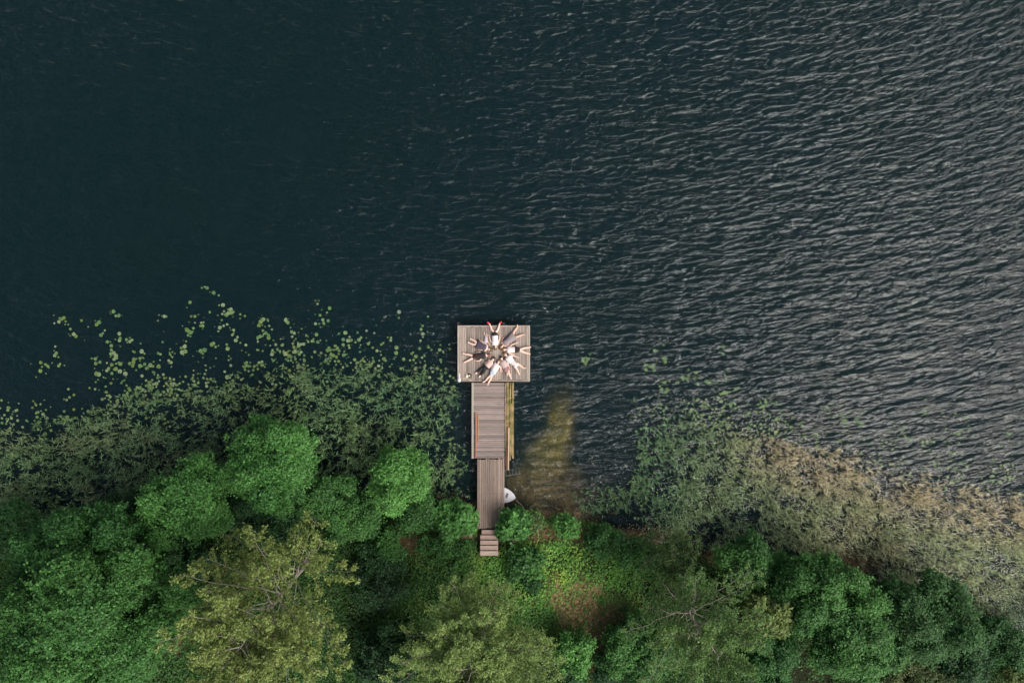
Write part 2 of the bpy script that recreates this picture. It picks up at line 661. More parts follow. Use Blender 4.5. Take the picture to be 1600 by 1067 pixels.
def leaf_obj(name, P, N, C, size, aspect, mat, parent, origin):
    V = leaves(P, N, size, aspect)
    V = V - np.array(origin)
    n = len(P)
    F = np.arange(n * 4)
    me = np_mesh(name, V, F, np.full(n, 4), np.repeat(C, 4, axis=0))
    return link(name, me, mat, parent)


def ribbons_mesh(name, P0, P1, P2, w, C, taper=0.75):
    """Narrow blades through three points ending in a tip."""
    n = len(P0)
    side = norm(np.cross(P2 - P0, np.array([0, 0, 1.0]) + 0.35 * rng.normal(size=(n, 3))))
    w = np.broadcast_to(np.asarray(w, dtype=float).reshape(-1, 1), (n, 1)) * 0.5
    V = np.stack([P0 - side * w * .8, P0 + side * w * .8, P1 + side * w * taper, P1 - side * w * taper, P2], 1).reshape(-1, 3)
    base = np.arange(n)[:, None] * 5
    F = np.concatenate([base + 0, base + 1, base + 2, base + 3, base + 3, base + 2, base + 4], 1).ravel()
    sizes = np.tile([4, 3], n)
    return np_mesh(name, V, F, sizes, np.repeat(C, 5, axis=0))


def tubes_obj(name, lines, mat, parent, origin, sides=5):
    """lines: list of (points, radii). One mesh of joined branch tubes."""
    VV, FF, SS, off = [], [], [], 0
    o = np.array(origin)
    for pts, rad_ in lines:
        pts = np.asarray(pts, float)
        k = len(pts)
        d = np.gradient(pts, axis=0)
        d = norm(d)
        up = np.array([0.31, 0.17, 0.93])
        s = norm(np.cross(d, up))
        t = np.cross(s, d)
        a = np.linspace(0, 2 * math.pi, sides, endpoint=False)
        ring = (s[:, None, :] * np.cos(a)[None, :, None] + t[:, None, :] * np.sin(a)[None, :, None]) * np.asarray(rad_)[:, None, None]
        V = (pts[:, None, :] + ring - o).reshape(-1, 3)
        VV.append(V)
        i = np.arange(k - 1)[:, None] * sides
        j = np.arange(sides)[None, :]
        j2 = (j + 1) % sides
        q = np.stack([i + j, i + j2, i + sides + j2, i + sides + j], -1).reshape(-1, 4) + off
        FF.append(q.ravel())
        SS.append(np.full(len(q), 4))
        cap = np.arange(sides)[::-1] + off
        FF.append(cap)
        SS.append([sides])
        cap = np.arange(sides) + (k - 1) * sides + off
        FF.append(cap)
        SS.append([sides])
        off += len(V)
    me = np_mesh(name, np.concatenate(VV), np.concatenate(FF), np.concatenate(SS), smooth=True)
    return link(name, me, mat, parent)


def curve_pts(a, b_, bow, k=6, wob=0.05):
    a, b_ = np.asarray(a, float), np.asarray(b_, float)
    t = np.linspace(0, 1, k)[:, None]
    L = np.linalg.norm(b_ - a)
    p = a * (1 - t) + b_ * t + np.asarray(bow) * (4 * t * (1 - t))
    w_ = rng.normal(size=(k, 3)) * wob * L
    w_[0] = w_[-1] = 0
    return p + w_


def fib_dirs(n, zmin=-0.3):
    i = np.arange(n) + 0.5
    z = 1 - (1 - zmin) * i / n
    ph = i * 2.399963 + rng.uniform(0, 6.28)
    s = np.sqrt(np.maximum(0, 1 - z * z))
    return np.stack([s * np.cos(ph), s * np.sin(ph), z], 1)


def leafy_tree(name, label, cat, px, py, h, rx, ry, color, color2=None, lobes=26, leaf=0.07, dens=1.15, group=None, rz=None, var=0.25,
               lobe_r=0.30, zc_=None, aspect=0.6, bark='bark', trunk=True):
    """Round broadleaf crown: px,py = where the crown's middle shows; h = top height above water."""
    rz = rz if rz is not None else min(rx, ry) * 0.9
    zmid = h - rz
    cx, cy = at(px, py, zmid + rz * 0.35)
    rx, ry = rx * (CAM_H - h * .8) / F_PX, ry * (CAM_H - h * .8) / F_PX
    rz = max(min(rx, ry) * 0.85, 0.3) if rz is None else rz
    bz = max(gz(cx, cy), -0.3)
    origin = (cx, cy, bz)
    root = empty(name, origin)
    tag(root, label, cat, group)
    color = np.array(color)
    color2 = np.array(color2) if color2 is not None else color * np.array([1.5, 1.25, 1.1])
    ctr = np.array([cx, cy, zmid])
    D = fib_dirs(lobes, -0.25) + rng.normal(size=(lobes, 3)) * 0.16
    D = norm(D)
    rad_ = rng.uniform(0.5, 1.0, lobes)[:, None]
    azm = np.arctan2(D[:, 1], D[:, 0])
    p1_, p2_ = rng.uniform(0, 6.28, 2)
    rad_ = rad_ * (1 + 0.17 * np.sin(2 * azm + p1_) + 0.13 * np.sin(5 * azm + p2_))[:, None]
    L = ctr + D * rad_ * np.array([rx, ry, rz])
    lr = lobe_r * min(rx, ry) * rng.uniform(0.5, 1.45, lobes)
    ltone = rng.uniform(0, 1, lobes)
    # clumps of leaves on each lobe
    nc = np.maximum(8, (dens * 20 * (lr / 0.5) ** 2 * 2.9)).astype(int)
    li = np.repeat(np.arange(lobes), nc)
    cd = norm(rng.normal(size=(len(li), 3)) + np.array([0, 0, 0.55]) + D[li] * 0.5)
    stick = np.where(rng.random(len(li)) < 0.2, rng.uniform(1.1, 1.7, len(li)), 1.0)
    CP = L[li] + cd * (lr[li] * rng.uniform(0.62, 1.14, len(li)) * stick)[:, None]
    per = 20
    ci = np.repeat(np.arange(len(CP)), per)
    off = rng.normal(size=(len(ci), 3)) * np.array([0.12, 0.12, 0.07])
    P = CP[ci] + off
    N = norm(cd[ci] * 0.5 + np.array([0, 0, 0.6]) + rng.normal(size=P.shape) * 0.45)
    tone = np.clip(0.55 * ltone[li[ci]] + 0.25 * rng.uniform(0, 1, len(CP))[ci] + 0.2 * rng.uniform(0, 1, len(ci)), 0, 1)[:, None]
    C = color * (1 - tone) + color2 * tone
    C = C * (1 + rng.normal(size=(len(P), 1)) * var).clip(0.4, 1.8)
    leaf_obj('crown', P, N, C, leaf, aspect, M['leaf'], root, origin)
    if trunk:
        top = ctr + np.array([0, 0, -0.1 * rz])
        tr_r = 0.035 * h ** 0.9 + 0.02
        pts = curve_pts((cx, cy, bz - 0.15), top, rng.normal(size=3) * 0.08 * h * np.array([1, 1, 0]), 6, 0.01)
        tubes_obj('trunk', [(pts, np.linspace(tr_r, tr_r * 0.5, 6))], M[bark], root, origin, 8)
        lines = []
        for q in rng.choice(lobes, min(lobes, 14), replace=False):
            s0 = pts[rng.integers(2, 6)]
            lines.append((curve_pts(s0, L[q], (0, 0, -0.15), 5, 0.04), np.linspace(tr_r * 0.35, 0.012, 5)))
        tubes_obj('limbs', lines, M[bark], root, origin, 4)['kind'] = 'stuff'
    return root


def branchy_tree(name, label, cat, bpx, bpy_, lean, h, reach, color, color2, nlimb=20, leaf=0.09, aspect=0.45, twigs=9, leaves_per=22,
                 bark='bark_pale', zlow=0.3, droop=0.0, sub=3, spread=0.16, limb_r=0.05, arch=0.4, squash=(1, 1), twig=0.36):
    """Open crown whose limbs radiate from the trunk; bpx,bpy_ = pixel of the trunk's foot, h = height."""
    bx, by = at(bpx, bpy_, 0.8)
    bz = max(gz(bx, by), 0.0)
    origin = (bx, by, bz)
    root = empty(name, origin)
    tag(root, label, cat)
    color, color2 = np.array(color), np.array(color2)
    top = np.array([bx + lean[0], by + lean[1], h])
    tp = curve_pts((bx, by, bz - 0.15), top, (0.1, -0.15, 0), 9, 0.008)
    tr_r = 0.018 * h
    tubes_obj('trunk', [(tp, np.linspace(tr_r, 0.02, 9))], M[bark], root, origin, 8)
    limbs, fine_lines = [], []
    PP, NN, TT = [], [], []
    for i in range(nlimb):
        f = zlow + (1 - zlow) * (i + 0.5) / nlimb
        s0 = tp[0] * (1 - f) + tp[-1] * f
        az = i * 2.399963 + rng.normal() * 0.35
        R = reach * (1.05 - 0.72 * max(0, (f - zlow) / (1 - zlow)) ** 1.2) * rng.uniform(0.75, 1.15)
        rise = (0.8 + 0.8 * f) * R * rng.uniform(0.6, 1.15) * (1 - droop)
        e = s0 + np.array([math.cos(az) * R * squash[0], math.sin(az) * R * squash[1], rise])
        e[2] = min(e[2], h + 0.5)
        lp = curve_pts(s0, e, (0, 0, R * 0.10 * arch), 9, 0.011)
        limbs.append((lp, np.linspace(limb_r * (0.5 + 0.5 * R / reach), 0.008, 9)))
        ltone = rng.uniform(0, 1)
        for j in range(twigs):
            g = 0.22 + 0.78 * (j + rng.uniform(0.2, 0.8)) / twigs
            k = g * 8
            k0 = int(min(k, 7))
            p0 = lp[k0] * (1 - (k - k0)) + lp[k0 + 1] * (k - k0)
            dirl = norm(lp[min(k0 + 1, 8)] - lp[k0])
            sgn = 1 if j % 2 else -1
            side = norm(np.cross(dirl, [0, 0, 1])) * sgn
            tl = R * twig * (1.15 - 0.7 * g) * rng.uniform(0.7, 1.3)
            te = p0 + (dirl * 0.75 + side * 0.75 + np.array([0, 0, rng.uniform(-0.1, 0.35) - droop * .6])) * tl
            tl_p = curve_pts(p0, te, (0, 0, 0.04), 5, 0.03)
            fine_lines.append((tl_p, np.linspace(0.014, 0.005, 5)))
            for s in range(sub):
                q = 0.3 + 0.7 * (s + 0.5) / sub
                kk = q * 4
                m0 = int(min(kk, 3))
                b0 = tl_p[m0] * (1 - (kk - m0)) + tl_p[m0 + 1] * (kk - m0)
                d2 = norm(te - p0 + rng.normal(size=3) * 0.5 * tl)
                ln = tl * 0.45 * rng.uniform(0.6, 1.2)
                n_ = int(leaves_per * rng.uniform(0.7, 1.3))
                u = rng.uniform(0, 1, n_)[:, None]
                P = b0 + d2 * ln * u + rng.normal(size=(n_, 3)) * spread * np.array([1, 1, 0.6]) * (0.5 + 0.5 * tl / (R * twig))
                PP.append(P)
                NN.append(norm(np.array([0, 0, 0.8]) + rng.normal(size=(n_, 3)) * 0.6))
                TT.append(np.clip(0.4 * ltone + 0.3 * rng.uniform() + 0.3 * rng.uniform(0, 1, n_), 0, 1))
    for ln_ in limbs:
        tubes_obj('limb', [ln_], M[bark], root, origin, 5)
    tubes_obj('twigs', fine_lines, M[bark], root, origin, 3)['kind'] = 'stuff'
    P, N, T = np.concatenate(PP), np.concatenate(NN), np.concatenate(TT)[:, None]
    C = (color * (1 - T) + color2 * T) * (1 + rng.normal(size=(len(P), 1)) * 0.22).clip(0.4, 1.8)
    leaf_obj('crown', P, N, C, leaf, aspect, M['leaf'], root, origin)
    return root


# ------------------------------------------------------------------ trees and bushes along the bank
G_MID = (0.044, 0.140, 0.036)
G_MID2 = (0.100, 0.265, 0.060)
G_BRIGHT = (0.058, 0.185, 0.046)
G_BRIGHT2 = (0.135, 0.34, 0.08)
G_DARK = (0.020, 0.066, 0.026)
G_DARK2 = (0.048, 0.140, 0.042)  # dark greens also paint the shade of crown gaps into filler shrubs
OLIVE = (0.095, 0.160, 0.042)
OLIVE2 = (0.34, 0.42, 0.125)
LIME = (0.10, 0.185, 0.052)
LIME2 = (0.34, 0.46, 0.145)

LT = leafy_tree
LT('alder_tree', 'large dense alder with a broad dark green crown in the bottom left corner', 'tree', 118, 985, 9.5, 128, 125, G_MID, G_MID2, lobes=60,
   lobe_r=0.25, rz=3.3)
LT('alder_tree', 'mid green alder crown rising directly behind the big corner tree', 'tree', 125, 855, 6.5, 85, 62, G_MID, G_BRIGHT, lobes=34, lobe_r=0.28, rz=2.0)
LT('alder_tree', 'rounded fresh green tree between the reeds and the dark left thicket', 'tree', 292, 787, 5.5, 50, 54, G_BRIGHT, G_BRIGHT2, lobes=34, lobe_r=0.3, rz=2.0)
LT('alder_tree', 'bright green round tree standing furthest out over the left reeds', 'tree', 428, 722, 5.0, 62, 56, G_BRIGHT, G_BRIGHT2, lobes=40, lobe_r=0.27, rz=1.9)
LT('alder_tree', 'round green tree beside the reeds left of the narrow gangway', 'tree', 620, 750, 3.8, 45, 42, G_MID2, G_BRIGHT2, lobes=28, lobe_r=0.28, rz=1.3)
LT('shrub', 'big leaved green shrub hugging the left side of the gangway', 'shrub', 713, 809, 2.0, 33, 27, G_BRIGHT, G_BRIGHT2, lobes=18, leaf=0.12, rz=0.8, aspect=0.7)
LT('shrub', 'big leaved green shrub overhanging the right side of the gangway', 'shrub', 805, 820, 1.8, 22, 21, G_BRIGHT, G_BRIGHT2, lobes=16, leaf=0.12, rz=0.8, aspect=0.7)
LT('shrub', 'small yellowish green shrub just right of the gangway shrub', 'shrub', 834, 813, 1.3, 15, 14, (0.08, 0.15, 0.045), (0.15, 0.24, 0.08), lobes=9, leaf=0.1, rz=0.4)
LT('shrub', 'small teal green shrub alone at the right of the muddy landing', 'shrub', 885, 824, 1.4, 19, 17, G_MID2, G_BRIGHT2, lobes=10, leaf=0.1, rz=0.5)
LT('shrub', 'dark compact round shrub in the clearing right of the steps', 'shrub', 823, 876, 1.7, 23, 22, G_DARK2, G_MID2, lobes=14, leaf=0.1, rz=0.7)
LT('shrub', 'tiny dark round shrub below the compact clearing shrub', 'shrub', 833, 912, 1.3, 12, 11, G_DARK2, G_MID, lobes=8, leaf=0.09, rz=0.35)
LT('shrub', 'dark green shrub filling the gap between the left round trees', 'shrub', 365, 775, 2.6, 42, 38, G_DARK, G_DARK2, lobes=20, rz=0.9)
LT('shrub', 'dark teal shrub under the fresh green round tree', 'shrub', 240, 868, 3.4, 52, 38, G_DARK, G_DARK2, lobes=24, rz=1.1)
LT('shrub', 'shadowed thicket shrub right of the big corner tree', 'shrub', 290, 905, 2.6, 50, 46, (0.014, 0.042, 0.018), G_DARK, lobes=24, rz=1.0)  # leaf colour darkened further to hold the thicket's shadow
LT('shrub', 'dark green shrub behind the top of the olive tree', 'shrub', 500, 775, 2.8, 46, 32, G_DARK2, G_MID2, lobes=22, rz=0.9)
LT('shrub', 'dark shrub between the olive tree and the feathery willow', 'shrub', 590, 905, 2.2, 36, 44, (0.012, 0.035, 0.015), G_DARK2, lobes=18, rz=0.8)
LT('shrub', 'teal green shrub on the slope left of the steps', 'shrub', 603, 858, 2.0, 24, 24, G_MID, G_MID2, lobes=12, rz=0.7)
LT('shrub', 'green shrub between the round reedside tree and the left gangway shrub', 'shrub', 655, 800, 1.8, 30, 30, G_DARK2, G_MID2, lobes=14, rz=0.7)
LT('shrub', 'low green shrub on the bank left of the steps', 'shrub', 690, 850, 1.2, 40, 18, G_DARK2, G_MID2, lobes=14, rz=0.35)
LT('shrub', 'green shrub at the water edge right of the landing', 'shrub', 940, 846, 1.6, 24, 18, G_DARK2, G_MID2, lobes=16, rz=0.7)
LT('shrub', 'dark green shrub in front of the feathery reed-edge tree', 'shrub', 992, 868, 2.2, 36, 26, G_DARK2, G_MID2, lobes=18, rz=0.8)
LT('shrub', 'bright green bush low beside the feathery willow', 'shrub', 893, 1022, 3.0, 30, 30, G_MID2, G_BRIGHT2, lobes=14, rz=1.0)
LT('shrub', 'mid green bush at the bottom edge under the arching tree', 'shrub', 995, 1020, 3.0, 50, 44, G_DARK2, G_MID2, lobes=22, rz=1.1)
LT('shrub', 'yellow green leafy bush right of the arching tree', 'shrub', 1196, 962, 4.6, 36, 36, (0.09, 0.15, 0.035), (0.19, 0.26, 0.075), lobes=16, rz=1.2, leaf=0.12)
LT('shrub', 'green bush at the bottom edge below the yellow green bush', 'shrub', 1193, 1040, 3.8, 48, 44, G_MID, G_BRIGHT, lobes=20, rz=1.3)
LT('shrub', 'glossy green bush by the water above the yellow green bush', 'shrub', 1180, 885, 3.0, 52, 38, G_DARK2, G_MID2, lobes=24, rz=1.1)
LT('alder_tree', 'broad green bushy tree by the brown shallows on the right', 'tree', 1290, 925, 4.6, 78, 56, G_MID, G_MID2, lobes=36, lobe_r=0.27, rz=1.5)
LT('alder_tree', 'dark green bushy tree below the brown shallows tree', 'tree', 1345, 1008, 4.4, 66, 60, G_DARK2, G_MID2, lobes=32, lobe_r=0.27, rz=1.5)
LT('alder_tree', 'wide green bushy tree furthest right along the reed edge', 'tree', 1440, 965, 4.2, 78, 62, G_MID, (0.06, 0.15, 0.045), lobes=38, lobe_r=0.27, rz=1.5)
LT('shrub', 'olive tinged bush at the bottom edge under the right hand trees', 'shrub', 1400, 1050, 2.6, 62, 30, (0.05, 0.09, 0.03), (0.12, 0.16, 0.05), lobes=20, rz=0.9)
LT('shrub', 'dark low bush along the bottom edge near the right corner', 'shrub', 1500, 1035, 2.2, 50, 44, G_DARK, G_DARK2, lobes=20, rz=0.8)
LT('shrub', 'yellow green bush cut off by the bottom right corner', 'shrub', 1590, 1060, 2.6, 30, 20, (0.10, 0.16, 0.04), (0.20, 0.26, 0.08), lobes=10, rz=0.7)
LT('shrub', 'green bush at the far left edge below the reeds', 'shrub', 25, 835, 2.6, 40, 40, G_DARK2, G_MID, lobes=18, rz=0.9)
LT('shrub', 'tangled dark shrub over the left reed edge near the round trees', 'shrub', 190, 800, 2.2, 55, 24, G_DARK, G_DARK2, lobes=20, rz=0.7)
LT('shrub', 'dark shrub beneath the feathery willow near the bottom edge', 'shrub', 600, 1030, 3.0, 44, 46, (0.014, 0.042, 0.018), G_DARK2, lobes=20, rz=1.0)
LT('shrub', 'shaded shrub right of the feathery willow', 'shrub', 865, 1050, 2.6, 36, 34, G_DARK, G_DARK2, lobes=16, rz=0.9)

LT('shrub', 'dark green shrub behind the olive tree by the reeds', 'shrub', 420, 822, 2.0, 46, 30, G_DARK, G_DARK2, lobes=20, rz=0.7)
LT('shrub', 'mid green shrub between the olive tree and the round reedside tree', 'shrub', 548, 812, 2.4, 38, 36, G_DARK2, G_MID2, lobes=20, rz=0.9)
LT('shrub', 'shaded shrub at the bottom edge left of the bright low bush', 'shrub', 960, 1050, 2.2, 30, 24, G_DARK, G_MID, lobes=14, rz=0.7)
LT('shrub', 'mid green shrub on the reed edge in the bottom right corner', 'shrub', 1570, 1010, 2.0, 44, 36, G_DARK2, G_MID, lobes=20, rz=0.7)
branchy_tree('olive_leaved_tree', 'tall olive yellow tree with pale radiating limbs left of centre', 'tree', 478, 872, (-0.2, -1.2), 10.5, 4.6, OLIVE, OLIVE2,
             nlimb=48, twigs=11, leaves_per=26, leaf=0.08, zlow=0.16, spread=0.10, limb_r=0.042, arch=0.5, twig=0.27)
branchy_tree('feathery_willow', 'feathery yellow green willow tree below the steps', 'tree', 752, 955, (-0.2, -0.4), 7.8, 4.2, LIME, LIME2,
             nlimb=56, twigs=12, leaves_per=36, leaf=0.064, aspect=0.4, zlow=0.18, spread=0.11, droop=0.1, limb_r=0.032)
branchy_tree('arching_birch', 'open feathery green tree with long arching branches right of the clearing', 'tree', 1055, 925, (0.5, -0.7), 8.0, 3.8,
             (0.06, 0.15, 0.045), (0.21, 0.34, 0.10), twig=0.24, nlimb=38, twigs=14, leaves_per=18, leaf=0.062, aspect=0.45, zlow=0.18, spread=0.09, droop=0.08, limb_r=0.035)
branchy_tree('feathery_sapling', 'slender feathery sapling leaning over the reed edge right of the landing', 'tree', 1035, 845, (0.1, -0.2), 4.2, 1.8,
             (0.05, 0.11, 0.035), (0.11, 0.18, 0.055), nlimb=16, twigs=7, leaves_per=18, leaf=0.07, aspect=0.4, zlow=0.2, spread=0.11, limb_r=0.03)


# ------------------------------------------------------------------ ground cover on the bank (stuff)
def in_land(n, x0, x1, y0, y1):
    x = rng.uniform(x0, x1, n)
    y = rng.uniform(y0, y1, n)
    d = np.interp(x, SX, SY) - y
    return x, y, d


x, y, d = in_land(440000, -35, 35, -26, -10)
px_, py_ = x * kpx + 800, 533.5 - y * kpx
dens = 0.45 + 0.6 * smooth(0.42, 0.55, fbm(x, y, 0.7, 31))
barep = np.zeros(len(x))
for (cx, cy, rx, ry, k) in ((900, 935, 46, 40, 1.2), (690, 838, 60, 8, .9), (915, 835, 30, 12, .8), (925, 990, 26, 50, 1.1), (850, 832, 55, 13, 1.3), (640, 845, 26, 12, 1.0), (935, 955, 36, 26, 1), (270, 965, 36, 60, 1), (965, 1040, 28, 28, 1),
                            (1000, 836, 80, 12, .8), (1265, 1035, 40, 50, 1.1), (733, 834, 40, 8, .8), (1130, 872, 30, 12, 1)):
    barep = np.maximum(barep, k * (1 - smooth(0.5, 1.3, np.sqrt(((px_ - cx) / rx) ** 2 + ((py_ - cy) / ry) ** 2) + 1.0 * (fbm(x, y, 1.1, 33) - 0.5))))
steps_m = (px_ > 747) & (px_ < 782) & (py_ > 815) & (py_ < 856)
keep = (d > 0.12) & (rng.random(len(x)) < dens * (1 - np.clip(barep, 0, 0.86))) & ~steps_m
x, y, px_, py_ = x[keep], y[keep], px_[keep], py_[keep]
z = ground_z(x, y)
hh = (0.05 + 0.4 * fbm(x, y, 1.3, 37) ** 1.5) * rng.uniform(0.2, 1.0, len(x))
P = np.stack([x, y, z + hh], 1)
N = norm(np.array([0, 0, 1.0]) + rng.normal(size=P.shape) * 0.5)
tn = fbm(x, y, 0.6, 50)[:, None]
t2 = rng.uniform(0, 1, (len(x), 1))
lit = smooth(560, 700, px_)[:, None] * (1 - smooth(960, 1060, px_))[:, None]  # middle of the bank, where weeds are coloured as lit
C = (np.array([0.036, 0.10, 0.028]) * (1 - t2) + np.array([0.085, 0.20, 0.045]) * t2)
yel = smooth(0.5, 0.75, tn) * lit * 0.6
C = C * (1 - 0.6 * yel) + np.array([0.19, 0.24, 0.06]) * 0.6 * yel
clear_lit = (1 - smooth(0.6, 1.3, np.sqrt(((px_ - 870) / 130) ** 2 + ((py_ - 885) / 60) ** 2)))[:, None]
C = C * (1 + 1.0 * lit * tn) * (1 + 1.1 * clear_lit * np.array([1.3, 1.0, 0.8]))  # light on the clearing painted into the weed colour, warmer and brighter
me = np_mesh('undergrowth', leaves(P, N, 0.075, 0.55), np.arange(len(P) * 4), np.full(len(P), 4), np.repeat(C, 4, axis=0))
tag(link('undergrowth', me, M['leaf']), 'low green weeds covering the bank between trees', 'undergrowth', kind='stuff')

# dry litter, twigs and dead reed lying on the bare soil and at the water's edge
n = 9000
spots = [(905, 935, 48, 34), (925, 985, 24, 40), (850, 832, 50, 12), (860, 808, 50, 10), (940, 960, 36, 26), (985, 838, 70, 14), (645, 845, 26, 10), (1320, 880, 60, 18), (1130, 872, 30, 12), (680, 790, 60, 16)]
si = rng.integers(0, len(spots), n)
S = np.array(spots, float)[si]
g2 = rng.normal(size=(n, 2)) * 0.6
lx = (S[:, 0] + g2[:, 0] * S[:, 2] - 800) / kpx
ly = (533.5 - S[:, 1] - g2[:, 1] * S[:, 3]) / kpx
lz = np.maximum(ground_z(lx, ly), -0.02) + 0.02
a = rng.uniform(0, 6.28, n)
L_ = rng.uniform(0.06, 0.32, n)
P0 = np.stack([lx, ly, lz], 1)
dv = np.stack([np.cos(a) * L_, np.sin(a) * L_, rng.uniform(0, 0.08, n)], 1)
P1 = P0 + dv * 0.5 + np.array([0, 0, 0.02])
P2 = P0 + dv
tt = rng.uniform(0, 1, (n, 1))
C = np.array([0.24, 0.14, 0.065]) * (1 - tt) + np.array([0.58, 0.43, 0.24]) * tt ** 2
me = ribbons_mesh('dry_litter', P0, P1, P2, rng.uniform(0.02, 0.05, n), C)
tag(link('dry_litter', me, M['reed']), 'dry brown stems and leaf litter on bare soil', 'litter', kind='stuff')


# ------------------------------------------------------------------ reed beds (stuff)
def poly_mask(px, py, poly):
    inside = np.zeros(len(px), bool)
    j = len(poly) - 1
    for i in range(len(poly)):
        xi, yi = poly[i]
        xj, yj = poly[j]
        cnd = ((yi > py) != (yj > py)) & (px < (xj - xi) * (py - yi) / (yj - yi + 1e-9) + xi)
        inside ^= cnd
        j = i
    return inside


def poly_dist(px, py, poly):
    best = np.full(len(px), 1e9)
    for i in range(len(poly)):
        x1, y1 = poly[i]
        x2, y2 = poly[(i + 1) % len(poly)]
        dx_, dy_ = x2 - x1, y2 - y1
        t = np.clip(((px - x1) * dx_ + (py - y1) * dy_) / (dx_ * dx_ + dy_ * dy_), 0, 1)
        best = np.minimum(best, np.hypot(px - x1 - t * dx_, py - y1 - t * dy_))
    return best


LEFT_BED = [(-60, 675), (30, 650), (100, 640), (160, 617), (240, 605), (330, 598), (380, 572), (440, 552), (520, 552), (565, 545), (610, 568), (650, 560), (700, 575), (728, 605),
            (733, 640), (734, 720), (742, 795), (680, 790), (600, 810), (430, 845), (250, 860), (100, 855), (-60, 890)]
RIGHT_BED = [(1003, 645), (1060, 632), (1100, 650), (1150, 658), (1230, 672), (1330, 700), (1420, 728), (1520, 748), (1680, 772), (1680, 1160), (1560, 1060), (1500, 1000),
             (1400, 945), (1330, 910), (1270, 890), (1200, 885), (1110, 878), (1040, 858), (985, 808), (905, 804), (888, 775), (905, 758), (975, 752), (990, 720), (985, 685)]


def reed_bed(name, label, poly, n_try, hmin, hmax, colfun, dens_fun, lean=(0, 0), width=0.04, nleaf=5, wind=1.5, wild=0.16):
    ys = [p[1] for p in poly]
    xs = [p[0] for p in poly]
    px = rng.uniform(min(xs), max(xs), n_try)
    py = rng.uniform(min(ys), max(ys), n_try)
    k = poly_mask(px, py, poly)
    px, py = px[k], py[k]
    dd = poly_dist(px, py, poly)
    x = (px - 800) / kpx
    y = (533.5 - py) / kpx
    keep = rng.random(len(px)) < dens_fun(px, py, dd, x, y)
    px, py, dd, x, y = px[keep], py[keep], dd[keep], x[keep], y[keep]
    n = len(px)
    hgt = (hmin + (hmax - hmin) * rng.uniform(0, 1, n)) * (0.35 + 0.55 * smooth(0, 60, dd)) * (0.75 + 0.5 * fbm(x, y, 0.5, 71))
    base = np.stack([x, y, np.maximum(ground_z(x, y), -0.05)], 1)
    ln = np.array([lean[0], lean[1], 0]) * hgt[:, None] + rng.normal(size=(n, 3)) * np.array([1, 1, 0]) * wild * hgt[:, None]
    tip = base + ln + np.array([0, 0, 1]) * hgt[:, None]
    mid = (base + tip) / 2 - ln * 0.12
    C0 = colfun(px, py, dd, x, y)
    P0, P1, P2, WW, CC_ = [base], [mid], [tip], [np.full(n, 0.02)], [C0 * 0.8]
    for q in range(nleaf):
        f = rng.uniform(0.4, 1.0, n)[:, None]
        s = base * (1 - f) ** 1 + tip * f
        az = rng.uniform(0, 6.28, n)
        Ls = rng.uniform(0.18, 0.45, n) * (0.6 + 0.25 * hgt)
        dr = np.stack([np.cos(az), np.sin(az), np.zeros(n)], 1)
        dr = norm(dr + np.array([lean[0], lean[1], 0]) * wind)
        p1 = s + dr * (Ls * 0.5)[:, None] + np.array([0, 0, 1]) * (Ls * 0.2)[:, None]
        p2 = s + dr * Ls[:, None] + np.array([0, 0, 1]) * (Ls * rng.uniform(0.1, 0.7, n))[:, None]
        P0.append(s)
        P1.append(p1)
        P2.append(p2)
        WW.append(rng.uniform(0.7, 1.3, n) * width)
        CC_.append(C0 * rng.uniform(0.4, 1.9, (n, 1)))
    me = ribbons_mesh(name, np.concatenate(P0), np.concatenate(P1), np.concatenate(P2), np.concatenate(WW), np.concatenate(CC_))
    tag(link(name, me, M['reed']), label, 'reeds', kind='stuff')
    return n


def col_left(px, py, dd, x, y):
    n = len(px)
    t = fbm(x, y, 0.45, 61)[:, None]
    west = (1 - smooth(250, 520, px))[:, None]
    a = np.array([0.068, 0.145, 0.078])
    b = np.array([0.165, 0.25, 0.10])
    c = (a * (1 - t) + b * t) * 1.12
    tan = smooth(0.52, 0.7, fbm(x, y, 0.6, 66))[:, None] * west
    c = c * (1 - 0.35 * tan) + np.array([0.22, 0.22, 0.12]) * 0.35 * tan
    return c * rng.uniform(0.7, 1.3, (n, 1))


def dens_left(px, py, dd, x, y):
    nn = fbm(x, y, 0.8, 81)
    n3 = fbm(x, y, 2.2, 85)
    return smooth(0, 46, dd + 50 * (nn - 0.5)) * (0.45 + 0.55 * smooth(0.35, 0.55, nn)) * (0.25 + 0.75 * smooth(0.42, 0.56, n3)) * (1 - 0.45 * smooth(700, 735, px))


